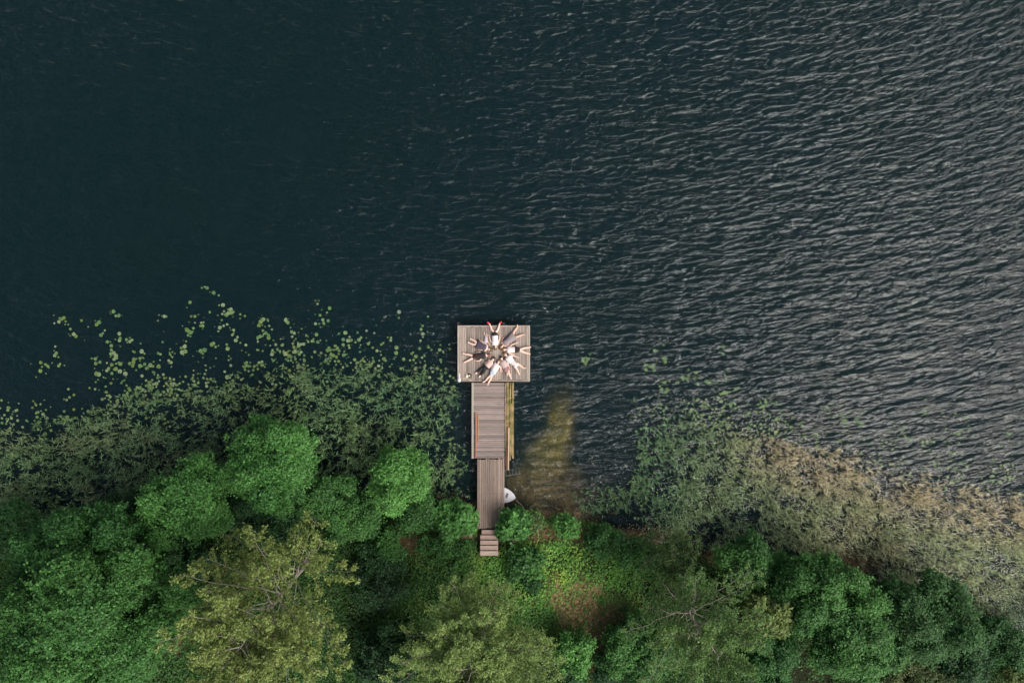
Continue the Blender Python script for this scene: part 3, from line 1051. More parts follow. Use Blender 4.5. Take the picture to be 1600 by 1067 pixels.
def col_right(px, py, dd, x, y):
    n = len(px)
    t = fbm(x, y, 0.4, 62)[:, None]
    east_ = smooth(1080, 1350, px)[:, None]
    a = np.array([0.14, 0.22, 0.13]) * (1 + 0.25 * east_ * np.array([1.3, 1, 1]))
    b = np.array([0.34, 0.40, 0.20]) * (1 + 0.2 * east_ * np.array([1.4, 1, 1.1]))
    c = a * (1 - t) + b * t
    # pale dry heads along the outer edge, greener towards the bank on the west side
    outer = np.interp(px, [1000, 1150, 1330, 1420, 1520, 1680], [632, 655, 700, 728, 748, 772])
    fr_ = (1 - smooth(35, 120, py - outer + 40 * (fbm(x, y, 0.5, 63) - 0.5))) * smooth(1120, 1230, px)
    fr_ = np.maximum(fr_, 0.6 * smooth(0.5, 0.7, fbm(x, y, 0.3, 64)) * smooth(1200, 1400, px))[:, None]
    c = c * (1 - 0.75 * fr_) + np.array([0.60, 0.47, 0.32]) * 0.75 * fr_
    gw = (1 - smooth(1000, 1160, px))[:, None]
    c = c * (1 - 0.6 * gw) + np.array([0.10, 0.25, 0.10]) * 0.6 * gw
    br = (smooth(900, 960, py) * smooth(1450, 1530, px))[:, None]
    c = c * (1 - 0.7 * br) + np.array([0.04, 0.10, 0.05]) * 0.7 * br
    return c * rng.uniform(0.7, 1.3, (n, 1))


def dens_right(px, py, dd, x, y):
    nn = fbm(x, y, 0.7, 91)
    n3 = fbm(x, y, 2.0, 95)
    ew = np.where(px < 1010, 16, 50)
    d_ = smooth(0, 1, (dd + 0.8 * ew * (nn - 0.5)) / ew) * (0.5 + 0.5 * smooth(0.35, 0.55, nn)) * (0.35 + 0.65 * smooth(0.42, 0.56, n3))
    hole = np.zeros(len(px))
    for (cx, cy, rx, ry) in ((1095, 828, 42, 24), (1325, 876, 52, 22), (1150, 800, 30, 16), (1560, 880, 24, 16)):
        hole = np.maximum(hole, 1 - smooth(0.5, 1.2, np.sqrt(((px - cx) / rx) ** 2 + ((py - cy) / ry) ** 2)))
    return d_ * (1 - 0.75 * hole)


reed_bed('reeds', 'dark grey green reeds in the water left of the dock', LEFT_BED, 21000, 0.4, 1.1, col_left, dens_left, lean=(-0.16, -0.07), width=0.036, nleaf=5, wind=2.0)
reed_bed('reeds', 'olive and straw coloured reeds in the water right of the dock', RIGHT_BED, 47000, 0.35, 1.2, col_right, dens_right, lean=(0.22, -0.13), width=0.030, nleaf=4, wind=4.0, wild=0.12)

# ------------------------------------------------------------------ water lilies
Z4 = [(355, 218), (368, 225), (352, 240), (382, 217), (485, 233), (420, 283), (440, 312), (452, 325), (575, 257), (592, 243), (602, 316), (678, 178), (690, 203), (710, 202), (638, 358),
      (662, 383), (712, 310), (712, 350), (718, 338), (755, 345), (772, 357), (785, 348), (665, 405), (662, 430), (678, 424), (690, 440), (680, 462), (697, 455), (570, 460), (572, 486), (595, 478),
      (325, 440), (335, 425), (245, 480), (270, 492), (285, 503), (350, 500), (240, 530), (575, 547), (590, 552), (635, 528), (648, 518), (665, 495), (665, 548), (690, 520), (715, 535), (715, 492),
      (748, 548), (803, 420), (843, 415), (833, 457), (797, 462), (770, 488), (790, 500), (795, 480), (835, 502), (862, 492), (880, 512), (895, 497), (910, 503), (945, 505), (940, 425),
      (957, 432), (1013, 432), (1005, 470), (1020, 480), (977, 208), (990, 208), (968, 360), (1140, 205), (1160, 208), (1133, 125), (1233, 38), (1273, 68), (1250, 183), (1112, 288), (1125, 300),
      (1120, 320), (1138, 302), (1152, 277), (1190, 265), (1207, 265), (1100, 385), (1080, 395), (1085, 422), (1105, 415), (1195, 412), (1208, 427), (1220, 408), (1262, 376), (1273, 368),
      (1285, 388), (1350, 375), (1357, 397), (1327, 140), (1362, 186), (1374, 166), (1378, 186), (1347, 198), (1323, 195), (1432, 195), (1458, 205), (1330, 262), (1352, 255), (1307, 275),
      (1393, 287), (1383, 318), (1413, 330), (1405, 350), (1568, 225), (1553, 238), (1567, 293), (1582, 308), (1555, 328), (1530, 322), (1588, 25), (418, 555), (435, 565), (458, 555), (405, 580),
      (415, 600), (448, 575), (405, 635), (437, 630), (422, 622), (470, 590), (475, 630), (498, 640), (515, 625), (512, 645), (292, 625), (290, 650), (305, 634), (365, 668), (378, 690),
      (365, 722), (361, 745), (35, 752), (32, 772), (115, 815), (140, 820), (122, 836), (430, 708), (460, 718), (880, 570), (903, 567), (965, 548), (995, 573), (865, 588), (950, 585),
      (1045, 545), (1055, 515), (1050, 562), (1193, 578), (1203, 592), (1198, 610), (1180, 630), (1243, 603), (1285, 605), (1355, 568), (1375, 498), (912, 612), (932, 605), (890, 622),
      (905, 635), (940, 655), (975, 655), (1020, 637), (1045, 640), (815, 630), (830, 632), (850, 642), (775, 645), (1160, 702), (1170, 688), (1187, 682), (1545, 482), (1560, 478)]
Z5 = [(343, 125), (410, 148), (355, 187), (372, 212), (403, 218), (377, 230), (165, 213), (178, 228), (43, 210), (28, 222), (15, 245), (75, 245), (38, 272), (55, 286), (70, 296), (72, 312),
      (10, 308), (25, 305), (198, 277), (213, 288), (202, 306), (330, 235), (337, 295), (280, 300), (797, 168), (793, 202), (918, 264), (925, 246), (928, 292), (462, 290), (495, 285),
      (485, 322), (512, 328), (528, 325), (585, 312), (573, 322), (565, 283), (658, 287), (238, 352), (252, 346), (265, 348), (315, 330), (343, 335), (290, 335), (110, 350),
      (120, 375), (90, 382), (90, 405), (150, 350), (133, 387), (155, 395), (172, 396), (180, 437), (270, 410), (270, 440), (60, 525), (97, 523), (485, 352),
      (452, 368), (398, 383), (420, 403), (432, 412), (445, 462), (488, 410), (485, 475), (625, 345), (750, 312), (750, 326), (697, 350), (780, 365), (778, 397),
      (710, 430), (820, 430), (875, 435), (865, 400), (890, 415), (910, 372), (935, 412), (975, 380), (1022, 380), (1040, 392), (1028, 435)]
Z6 = [(255, 214), (270, 210), (284, 218), (256, 229), (272, 229), (266, 241), (652, 170), (700, 140), (600, 250), (602, 277), (620, 260), (637, 262), (650, 273), (708, 217), (710, 232),
      (803, 318), (815, 327), (829, 322), (841, 312), (833, 334), (680, 367), (693, 385), (708, 403), (720, 390), (735, 342), (708, 348), (782, 350), (892, 355), (940, 342),
      (950, 350), (962, 346), (997, 347), (1040, 310), (1048, 323), (1012, 148), (1033, 150), (1030, 190), (880, 293), (1020, 411), (1032, 407), (1048, 405), (1061, 401),
      (1005, 433), (1022, 455), (1101, 381), (1116, 377), (1073, 466), (1087, 459), (1099, 467), (1073, 481), (1098, 489), (1267, 440), (1268, 455), (1243, 465), (1240, 486),
      (1253, 480), (815, 447)]
Z7 = [(326, 124), (335, 134), (380, 178), (410, 175), (420, 200), (425, 216), (490, 188), (493, 208), (508, 211), (515, 228), (885, 130), (873, 162), (970, 155), (1040, 162),
      (1105, 183), (745, 262), (703, 232), (672, 265), (765, 298), (790, 312), (860, 325), (858, 340), (885, 325), (920, 323), (985, 257), (1060, 278), (1070, 300), (1075, 253),
      (1115, 263), (1328, 269), (1340, 278)]
pads = [(a / 3.81, 440 + b / 3.81, 3.1, 0) for a, b in Z4] + [(400 + a / 3.556, 440 + b / 3.556, 2.8, 1) for a, b in Z5]
right_ = [(840 + a / 3.5575, 500 + b / 3.5575, 2.5, 2) for a, b in Z6] + [(1200 + a / 3.5575, 600 + b / 3.5575, 2.3, 3) for a, b in Z7]


def pad_mesh(seed, col):
    r_ = np.random.default_rng(seed)
    k = 13
    a = np.linspace(0.22, 2 * math.pi - 0.22, k)
    rr_ = 1 + r_.normal(size=k) * 0.05
    V = [(0.12, 0, 0.0)] + [(math.cos(t) * q, math.sin(t) * q * 0.93, 0.05 + 0.05 * r_.random()) for t, q in zip(a, rr_)]
    V = np.array(V)
    Fs = [(0, i, i + 1) for i in range(1, k)]
    cs = np.tile(np.array(col), (len(V), 1))
    cs[0] *= 0.75
    return np_mesh('lily_pad', V, np.array(Fs).ravel(), np.full(len(Fs), 3), cs, smooth=False)


pad_cols = [(0.14, 0.24, 0.085), (0.17, 0.27, 0.09), (0.11, 0.21, 0.08), (0.22, 0.31, 0.14), (0.15, 0.21, 0.06), (0.24, 0.31, 0.17)]
PADM = [pad_mesh(i, pad_cols[i % 6]) for i in range(6)]
for m_ in PADM:
    m_.materials.append(M['pad'])
total = pads + right_
total = total[:300] if len(total) > 300 else total
sel = pads + right_
while len(sel) > 300:
    sel.pop(int(len(sel) * 0.37))
PAD_LAB = [('pale green lily pad floating in open water off the far left reeds', 'lily pads off the far left reeds'),
           ('small green lily pad floating between the left reeds and the dock platform', 'lily pads between left reeds and platform'),
           ('small lily pad floating in rippled water just right of the dock channel', 'lily pads right of the dock channel'),
           ('tiny pale lily pad floating on grey ripples off the right reed bed', 'lily pads off the right reed bed')]
def pad_words(p, q, zone):
    if zone == 2 and p < 920:
        return 'green lily pad in the lone tight cluster just right of the platform', 'lily pads in the lone cluster right of the platform'
    if zone in (0, 1) and q < 482:
        return 'single pale lily pad far out on dark water above the left lily scatter', 'lily pads farthest out above the left scatter'
    if zone == 0:
        for lim, w in ((100, 'at the far left end of the left lily scatter'), (165, 'in the big clumps left of the middle of the left scatter'),
                       (225, 'in the thick middle of the left lily scatter'), (300, 'in loose pairs above the bright reedside trees'),
                       (365, 'in the upper right part of the left lily scatter'), (9999, 'where the left scatter meets the reed fringe')):
            if p < lim:
                return 'pale green lily pad ' + w, 'lily pads ' + w
    if zone == 1:
        w = 'above the reeds halfway to the platform' if p < 560 else 'on the water closest to the left side of the platform'
        return 'small green lily pad ' + w, 'lily pads ' + w
    if zone == 2:
        w = 'in the first loose clusters above the right reed bed' if p < 1090 else 'on the rippled water further right above the reed bed'
        return 'small bright lily pad ' + w, 'lily pads ' + w
    w = 'in the yellowish clumps off the right reeds' if p < 1350 else 'scattered on grey ripples near the right edge'
    return 'tiny pale lily pad ' + w, 'lily pads ' + w


for i, (p, q, r_, zone) in enumerate(sel):
    o = bpy.data.objects.new('lily_pad', PADM[random.randrange(6)])
    COL.objects.link(o)
    x_, y_ = at(p + random.uniform(-.4, .4), q + random.uniform(-.4, .4))
    o.location = (x_, y_, 0.004 + 0.0006 * (i % 7))
    s = r_ / kpx * random.uniform(0.62, 1.18)
    o.scale = (s, s, s * 0.8)
    o.rotation_euler = (0, 0, random.uniform(0, 6.28))
    lb_, gr_ = pad_words(p, q, zone)
    tag(o, lb_, 'lily pad', gr_)

# the rest of the pads: crowded fringe of both beds and between the reeds
PXs, PYs, Rs = [], [], []


def scatter(poly, n, ofs, band, r0, inside=True, pw=1.0, xr=None):
    xs = [p[0] for p in poly]
    ys = [p[1] for p in poly]
    px = rng.uniform(min(xs) - 20, max(xs) + 20, n)
    py = rng.uniform(min(ys) - band, max(ys) + 20, n)
    ins = poly_mask(px, py, poly)
    dd = poly_dist(px, py, poly)
    sd = np.where(ins, dd, -dd)
    x, y = (px - 800) / kpx, (533.5 - py) / kpx
    cl = smooth(0.48, 0.62, fbm(x, y, 0.9, 101))
    w = np.exp(-((sd - ofs) / band) ** 2) * (0.15 + 0.85 * cl) * pw
    land_ = np.interp(x, SX, SY) - y > -0.3
    dock = (px > 712) & (px < 990) & (py > 500)
    k = (rng.random(n) < w) & ~land_ & ~dock
    if xr:
        k &= (px > xr[0]) & (px < xr[1])
    PXs.append(px[k])
    PYs.append(py[k])
    Rs.append(np.full(k.sum(), r0))


scatter(LEFT_BED, 12000, 14, 24, 2.1, pw=0.8)
scatter(LEFT_BED, 6000, -14, 18, 1.8, pw=0.2)
scatter(LEFT_BED, 14000, 60, 50, 1.9, pw=0.3)
scatter(RIGHT_BED, 14000, 4, 22, 1.9, pw=0.9)
scatter(RIGHT_BED, 12000, -24, 20, 1.6, pw=0.32)
scatter(RIGHT_BED, 16000, 70, 60, 1.8, pw=0.35)
hero = np.array([(a_, b_) for a_, b_, r_, z_ in sel])
hx = np.repeat(hero, 2, axis=0) + rng.normal(size=(len(hero) * 2, 2)) * 7
hk = rng.random(len(hx)) < 0.6
hk &= ~((hx[:, 0] > 705) & (hx[:, 0] < 835) & (hx[:, 1] > 498))
PXs.append(hx[hk, 0])
PYs.append(hx[hk, 1])
Rs.append(np.full(hk.sum(), 1.5))
ppx, ppy, pr = np.concatenate(PXs), np.concatenate(PYs), np.concatenate(Rs)
k = (ppy < 860)
ppx, ppy, pr = ppx[k], ppy[k], pr[k]
n = len(ppx)
a = np.linspace(0, 2 * math.pi, 8, endpoint=False)
rad_ = pr / kpx * rng.uniform(0.55, 1.3, n)
ph = rng.uniform(0, 6.28, n)
cx = (ppx - 800) / kpx
cy = (533.5 - ppy) / kpx
zz = 0.006 + rng.uniform(0, 0.03, n)
V = np.stack([cx[:, None] + rad_[:, None] * np.cos(a + ph[:, None]), cy[:, None] + rad_[:, None] * 0.93 * np.sin(a + ph[:, None]),
              zz[:, None] + 0.008 * rng.random((n, 8))], -1).reshape(-1, 3)
C = np.array(pad_cols)[rng.integers(0, 6, n)] * rng.uniform(0.6, 1.05, (n, 1)) * np.array([1.0, 0.95, 1.0])
me = np_mesh('lily_pads', V, np.arange(n * 8), np.full(n, 8), np.repeat(C, 8, axis=0))
tag(link('lily_pads', me, M['pad']), 'crowded small lily pads along and among the reeds', 'lily pads', kind='stuff')


# ------------------------------------------------------------------ the dock
def box_mesh(name, sx, sy, sz, bev=0.006):
    bm = bmesh.new()
    bmesh.ops.create_cube(bm, size=1.0)
    for v in bm.verts:
        v.co.x *= sx
        v.co.y *= sy
        v.co.z *= sz
    if bev:
        bmesh.ops.bevel(bm, geom=[e for e in bm.edges], offset=bev, segments=1, affect='EDGES')
    me = bpy.data.meshes.new(name)
    bm.to_mesh(me)
    bm.free()
    return me


def post_obj(parent, loc, r_, z0, z1, name='post', mat='post'):
    bm = bmesh.new()
    bmesh.ops.create_cone(bm, cap_ends=True, segments=10, radius1=r_, radius2=r_ * 0.93, depth=z1 - z0)
    me = bpy.data.meshes.new(name)
    bm.to_mesh(me)
    bm.free()
    return link(name, me, M[mat], parent, Vector((loc[0], loc[1], (z0 + z1) / 2)))


def deck_run(name, label, cat, x0p, x1p, y0p, y1p, ztop, along_x, n, mat, jitter=0.02, gap=0.012, thick=0.035, group=None, ends=0.0):
    """Boards laid side by side between pixel bounds, standing at height ztop."""
    xa, ya = at(x0p, y1p, ztop)
    xb, yb = at(x1p, y0p, ztop)
    root = empty(name, ((xa + xb) / 2, (ya + yb) / 2, 0))
    tag(root, label, cat, group)
    W_, H_ = xb - xa, yb - ya
    step = (H_ if along_x else W_) / n
    me = box_mesh('plank', W_ if along_x else step - gap, step - gap if along_x else H_, thick, 0.004)
    me.materials.append(M[mat])
    for i in range(n):
        o = bpy.data.objects.new('plank', me)
        COL.objects.link(o)
        o.parent = root
        c_ = -((H_ if along_x else W_) / 2) + step * (i + 0.5)
        j = random.uniform(-1, 1) * jitter
        zj = ztop - thick / 2 + random.uniform(-0.006, 0.004)
        o.location = (j if along_x else c_, c_ if along_x else j, zj)
        s = 1 + random.uniform(-0.03, 0.03) * 0.2
        ws = 1 + random.uniform(-0.05, 0.04)
        o.scale = (s if along_x else ws, ws if along_x else s, 1)
        o.rotation_euler = (0, 0, random.uniform(-1, 1) * 0.0025)
    return root, xa, xb, ya, yb


def local_box(root, name, cx, cy, cz, sx, sy, sz, mat, bev=0.005, rz=0.0):
    me = box_mesh(name, sx, sy, sz, bev)
    o = link(name, me, M[mat], root, Vector((cx, cy, cz)) - root.location)
    o.rotation_euler = (0, 0, rz)
    return o


ZD, ZW, ZG = 0.72, 0.60, 0.58
plat, xa, xb, ya, yb = deck_run('dock_platform', 'square wooden swimming platform of upright boards where people lie in a ring', 'dock',
                                717.5, 825.5, 511.0, 593.5, ZD, False, 39, 'deck')
local_box(plat, 'edge_board', xa - 0.055, (ya + yb) / 2, ZD - 0.05, 0.09, yb - ya + 0.2, 0.13, 'edge')
local_box(plat, 'edge_board', xb + 0.055, (ya + yb) / 2, ZD - 0.05, 0.09, yb - ya + 0.2, 0.13, 'edge')
local_box(plat, 'edge_board', (xa + xb) / 2, yb + 0.055, ZD - 0.05, xb - xa + 0.014, 0.085, 0.12, 'deck')
local_box(plat, 'edge_board', (xa + xb) / 2, ya - 0.055, ZD - 0.05, xb - xa + 0.014, 0.085, 0.12, 'deck')
for k in range(4):
    local_box(plat, 'joist', (xa + xb) / 2, ya + (yb - ya) * (k + 0.5) / 4, ZD - 0.12, xb - xa, 0.07, 0.14, 'post', 0)
for px, py in ((716, 505.5), (787, 506), (722, 590), (820, 590), (770, 530), (770, 575)):
    x_, y_ = at(px, py, 0.5)
    inside = ya < y_ < yb
    post_obj(plat, Vector((x_, y_, 0)) - plat.location, 0.09, gz(x_, y_) - 0.2, ZD - 0.2 if inside else ZD - 0.1)

walk, wxa, wxb, wya, wyb = deck_run('dock_walkway', 'wide wooden walkway of crosswise boards leading to the platform', 'dock', 740.5, 788.5, 598.0, 716.0, ZW,
                                    True, 39, 'walk', jitter=0.012)
local_box(walk, 'edge_board', wxa - 0.075, (wya + wyb) / 2, ZW - 0.03, 0.13, wyb - wya, 0.12, 'edge')
x0, _ = at(801.5, 600, ZW)
yo0, yo1 = at(0, 716, ZW)[1], at(0, 598, ZW)[1]
local_box(walk, 'edge_board', x0, (yo0 + yo1) / 2, ZW - 0.04, 0.11, yo1 - yo0, 0.12, 'mossy')
for k in range(5):
    local_box(walk, 'joist', (wxa + x0) / 2, wya + (wyb - wya) * (k + 0.5) / 5, ZW - 0.115, x0 - wxa, 0.08, 0.13, 'post', 0)
for px in (742, 786, 801):
    for py in (606, 660, 710):
        x_, y_ = at(px, py, 0.5)
        post_obj(walk, Vector((x_, y_, 0)) - walk.location, 0.075, gz(x_, y_) - 0.2, ZW - 0.19)

gang, gxa, gxb, gya, gyb = deck_run('dock_gangway', 'narrow brown gangway of lengthwise boards running onto the bank', 'dock', 745.5, 788.3, 717.2, 825.5, ZG,
                                    False, 13, 'gang', jitter=0.03)
for k in range(5):
    local_box(gang, 'joist', (gxa + gxb) / 2, gya + (gyb - gya) * (k + 0.5) / 5, ZG - 0.10, gxb - gxa, 0.08, 0.12, 'post', 0)
for px in (748, 786):
    for py in (722, 768, 812):
        x_, y_ = at(px, py, 0.5)
        post_obj(gang, Vector((x_, y_, 0)) - gang.location, 0.07, gz(x_, y_) - 0.2, ZG - 0.165)

# steps up the bank
x_, y_ = at(765, 845, 0.6)
st = empty('wooden_steps', (x_, y_, 0))
tag(st, 'short flight of pale wooden steps from the gangway onto the bank', 'steps')
for k in range(5):
    yt = at(0, 831.2 + 8.2 * k, 0.66 + 0.09 * k)[1]
    local_box(st, 'tread', x_ + (0.01 if k == 0 else -0.02), yt, 0.64 + 0.09 * k, 1.0 if k == 0 else 1.1, 0.28, 0.05, 'step', 0.01)
for s in (-1, 1):
    bmx = bmesh.new()
    yA, yB = at(0, 827, .6)[1], at(0, 868, .9)[1]
    vs = [bmx.verts.new((dx_, yy, zz_)) for dx_ in (-0.03, 0.03) for yy, zz_ in ((yA, 0.58), (yA, 0.44), (yB, 0.80), (yB, 0.94))]
    for f in ((0, 1, 2, 3), (7, 6, 5, 4), (0, 4, 5, 1), (1, 5, 6, 2), (2, 6, 7, 3), (3, 7, 4, 0)):
        bmx.faces.new([vs[i] for i in f])
    me = bpy.data.meshes.new('stringer')
    bmx.to_mesh(me)
    bmx.free()
    link('stringer', me, M['step'], st, Vector((x_ + s * 0.47, 0, 0)) - Vector((x_, y_, 0)))


def pole(name, label, cat, px, y0p, y1p, z, w_, hgt, mat, rnd=False, tilt=0.0, px1=None):
    xa_, yt = at(px, y0p, z)
    xb_, yb_ = at(px1 if px1 is not None else px, y1p, z)
    L = math.hypot(xb_ - xa_, yt - yb_)
    rz = math.atan2(xb_ - xa_, yt - yb_)
    if rnd:
        bm = bmesh.new()
        bmesh.ops.create_cone(bm, cap_ends=True, segments=10, radius1=w_ / 2, radius2=w_ * 0.4, depth=L)
        bmesh.ops.subdivide_edges(bm, edges=[e for e in bm.edges if abs(e.verts[0].co.z - e.verts[1].co.z) > 0.1], cuts=6)
        for v in bm.verts:
            v.co.x += 0.012 * math.sin(v.co.z * 1.7 + px)
            v.co.y += 0.008 * math.cos(v.co.z * 2.3)
        bmesh.ops.rotate(bm, verts=bm.verts, cent=(0, 0, 0), matrix=Matrix.Rotation(math.pi / 2, 3, 'X'))
        me = bpy.data.meshes.new(name)
        bm.to_mesh(me)
        bm.free()
    else:
        me = box_mesh(name, w_, L, hgt, 0.008)
    o = link(name, me, M[mat], None, ((xa_ + xb_) / 2, (yt + yb_) / 2, z - (0 if rnd else hgt / 2)))
    o.rotation_euler = (0, 0, rz)
    tag(o, label, cat)
    return o


pole('timber_pole', 'rust red pole lying along the left edge of the wide walkway', 'pole', 743.3, 646, 714, ZW + 0.06, 0.12, 0.1, 'rust', True)
pole('timber_lath', 'thin tan lath lying beside the rust red pole', 'lath', 747.2, 645.5, 690, ZW + 0.035, 0.045, 0.035, 'tan')
pole('timber_lath', 'long tan lath along the inner side of the mossy beams', 'lath', 789.9, 598.5, 728, ZW + 0.05, 0.06, 0.05, 'tan', px1=790.5)
pole('timber_beam', 'broad mossy yellow beam along the right side of the walkway', 'beam', 793.6, 597.5, 700, ZW + 0.06, 0.17, 0.12, 'mossy')
pole('timber_pole', 'mossy round pole between the broad beam and the outer edge', 'pole', 797.4, 598, 719, ZW + 0.06, 0.10, 0.1, 'mossy', True, px1=797.0)
pole('timber_pole', 'pale tan pole whose lower end sticks out past the walkway', 'pole', 794.4, 668, 734, ZW + 0.13, 0.12, 0.1, 'pale_wood', True)
pole('timber_lath', 'narrow dry lath on the outer edge right of the mossy pole', 'lath', 799.6, 630, 712, ZW + 0.05, 0.05, 0.04, 'tan')
pole('timber_pole', 'brown half sunk pole end hanging below the pale tan pole', 'pole', 791.0, 700, 733, ZW + 0.05, 0.07, 0.1, 'rust', True)

# ladder half in the water
lad = empty('ladder', (*at(801, 737.5, 0.0), -0.03), math.radians(9))
tag(lad, 'small metal ladder lying half sunk beside the gangway', 'ladder')
for s in (-1, 1):
    link('rail', box_mesh('rail', 1.05, 0.03, 0.03, 0.003), M['metal'], lad, (0, s * 0.17, 0))
for k in range(5):
    link('rung', box_mesh('rung', 0.03, 0.31, 0.025, 0.003), M['metal'], lad, (-0.42 + 0.21 * k, 0, 0.001))

# ------------------------------------------------------------------ dinghy under the gangway
bx, by = at(780, 771.5, 0.15)
boat = empty('dinghy', (bx, by, 0.0), math.radians(-11))
tag(boat, 'small white dinghy with its rounded bow poking out under the gangway', 'boat')
bm = bmesh.new()
Lb, Bb = 2.1, 0.98
st_n, rn = 16, 9
rings = []
for i in range(st_n + 1):
    t = i / st_n
    xx = -Lb / 2 + Lb * t
    if t < 0.5:
        hw = Bb / 2 * (0.86 + 0.14 * math.sin(t * math.pi))
    else:
        u = (t - 0.5) / 0.5
        hw = Bb / 2 * max(0.0, 1 - u ** 2.0) ** 0.72
    dep = 0.24 * (1 - 0.5 * max(0, t - 0.6) / 0.4)
    sheer = 0.26 + 0.06 * t * t
    ring = []
    for j in range(rn):
        a_ = math.pi * j / (rn - 1)
        ring.append(bm.verts.new((xx, -math.cos(a_) * hw, sheer - math.sin(a_) ** 0.8 * (dep + 0.04))))
    rings.append(ring)
for i in range(st_n):
    for j in range(rn - 1):
        bm.faces.new((rings[i][j], rings[i + 1][j], rings[i + 1][j + 1], rings[i][j + 1]))
bm.faces.new(rings[0][::-1])
bmesh.ops.remove_doubles(bm, verts=bm.verts, dist=0.002)
bmesh.ops.recalc_face_normals(bm, faces=bm.faces)
me = bpy.data.meshes.new('hull')
bm.to_mesh(me)
bm.free()
for p in me.polygons:
    p.use_smooth = True
ho = link('hull', me, M['boat'], boat)
sm_ = ho.modifiers.new('thick', 'SOLIDIFY')
sm_.thickness = 0.03
# foredeck, rim and thwart
bm = bmesh.new()
top_l, top_r = [], []
for i in range(10, st_n + 1):
    t = i / st_n
    xx = -Lb / 2 + Lb * t
    u = (t - 0.5) / 0.5
    hw = Bb / 2 * max(0.0, 1 - u ** 2.0) ** 0.72 + 0.01
    zt = 0.265 + 0.06 * t * t
    top_l.append(bm.verts.new((xx, -hw, zt)))
    top_r.append(bm.verts.new((xx, hw, zt)))
    if i == 10:
        top_m = [bm.verts.new((xx, 0, zt + 0.03))]
    else:
        top_m.append(bm.verts.new((xx, 0, zt + 0.03 * (1 - u))))
for i in range(len(top_l) - 1):
    bm.faces.new((top_l[i], top_l[i + 1], top_m[i + 1], top_m[i]))
    bm.faces.new((top_m[i], top_m[i + 1], top_r[i + 1], top_r[i]))
me = bpy.data.meshes.new('foredeck')
bmesh.ops.recalc_face_normals(bm, faces=bm.faces)
bm.to_mesh(me)
bm.free()
fo = link('foredeck', me, M['boat'], boat)
fo.modifiers.new('thick', 'SOLIDIFY').thickness = 0.02
link('thwart', box_mesh('thwart', 0.22, 0.9, 0.03, 0.005), M['boat_in'], boat, (-0.2, 0, 0.24))
link('hatch', box_mesh('hatch', 0.16, 0.34, 0.03, 0.01), M['boat_in'], boat, (0.48, 0.03, 0.315))
cl = link('cleat', box_mesh('cleat', 0.05, 0.22, 0.04, 0.01), M['dark'], boat, (0.5, 0.05, 0.345))
cl.rotation_euler = (0, 0, -0.5)
# mooring line from the bow to the bank
pts = curve_pts((*at(805, 779, .2), 0.25), (*at(822, 797, .1), 0.1), (0, 0, -0.08), 8, 0.02)
ro = tubes_obj('mooring_rope', [(pts, np.full(8, 0.014))], M['pale_wood'], None, (0, 0, 0), 5)
tag(ro, 'thin pale mooring rope from the dinghy bow to the bank', 'rope')


# ------------------------------------------------------------------ loose things on the bank
def loose(name, label, cat, px, py, sx, sy, sz, mat, rz=0.0, z=None):
    x_, y_ = at(px, py, 0.4)
    zz_ = gz(x_, y_) if z is None else z
    bm = bmesh.new()
    bmesh.ops.create_cube(bm, size=1.0)
    for v in bm.verts:
        v.co = Vector((v.co.x * sx, v.co.y * sy, v.co.z * sz)) + Vector([random.uniform(-.01, .01) for _ in range(3)])
    bmesh.ops.bevel(bm, geom=list(bm.edges), offset=min(sx, sy, sz) * 0.12, segments=2, affect='EDGES')
    me = bpy.data.meshes.new(name)
    bm.to_mesh(me)
    bm.free()
    o = link(name, me, M[mat], None, (x_, y_, zz_ + sz / 2 + 0.02))
    o.rotation_euler = (0, 0, rz)
    tag(o, label, cat)
    return o


loose('timber_offcut', 'wider of two pale timber offcuts on the brown bare soil', 'timber', 832, 835, 0.16, 0.42, 0.12, 'pale_wood', 0.35)
loose('timber_offcut', 'narrower of two pale timber offcuts on the brown bare soil', 'timber', 840.5, 832.5, 0.10, 0.38, 0.10, 'pale_wood', 0.25)
loose('timber_sleeper', 'pale timber laid sideways from the right side of the steps', 'timber', 787.5, 839.5, 0.72, 0.22, 0.14, 'step', -0.08)
loose('stump_block', 'short upright wooden block at the end of the sideways timber', 'block', 803, 841.5, 0.32, 0.34, 0.3, 'step', 0.05)
loose('stone', 'pale rounded stone under the right gangway shrub', 'stone', 810.5, 834, 0.34, 0.26, 0.22, 'stone', 0.3)
loose('brick_block', 'reddish block on the ground left of the steps', 'block', 726, 834.5, 0.26, 0.36, 0.2, 'brick', 0.05)
loose('stump_block', 'mossy brown block between the reddish block and steps', 'block', 735.5, 835.5, 0.2, 0.3, 0.2, 'step', -0.1)

# ------------------------------------------------------------------ things left on the platform corner
M['white'] = plain('white_cloth', (0.78, 0.76, 0.76), 0.85, 0.05, 20)
M['cream'] = plain('cream_cloth', (0.70, 0.62, 0.48), 0.85, 0.12, 20)


def lathe(name, prof, mat, parent=None, seg=16):
    V, F, S_ = [], [], []
    for r_, z_ in prof:
        for s in range(seg):
            a_ = 2 * math.pi * s / seg
            V.append((r_ * math.cos(a_), r_ * math.sin(a_), z_))
    for i in range(len(prof) - 1):
        for s in range(seg):
            s2 = (s + 1) % seg
            F += [i * seg + s, i * seg + s2, (i + 1) * seg + s2, (i + 1) * seg + s]
            S_.append(4)
    F += list(range(seg))[::-1]
    S_.append(seg)
    F += [(len(prof) - 1) * seg + s for s in range(seg)]
    S_.append(seg)
    me = np_mesh(name, np.array(V), np.array(F), np.array(S_), smooth=True)
    return link(name, me, mat, parent)


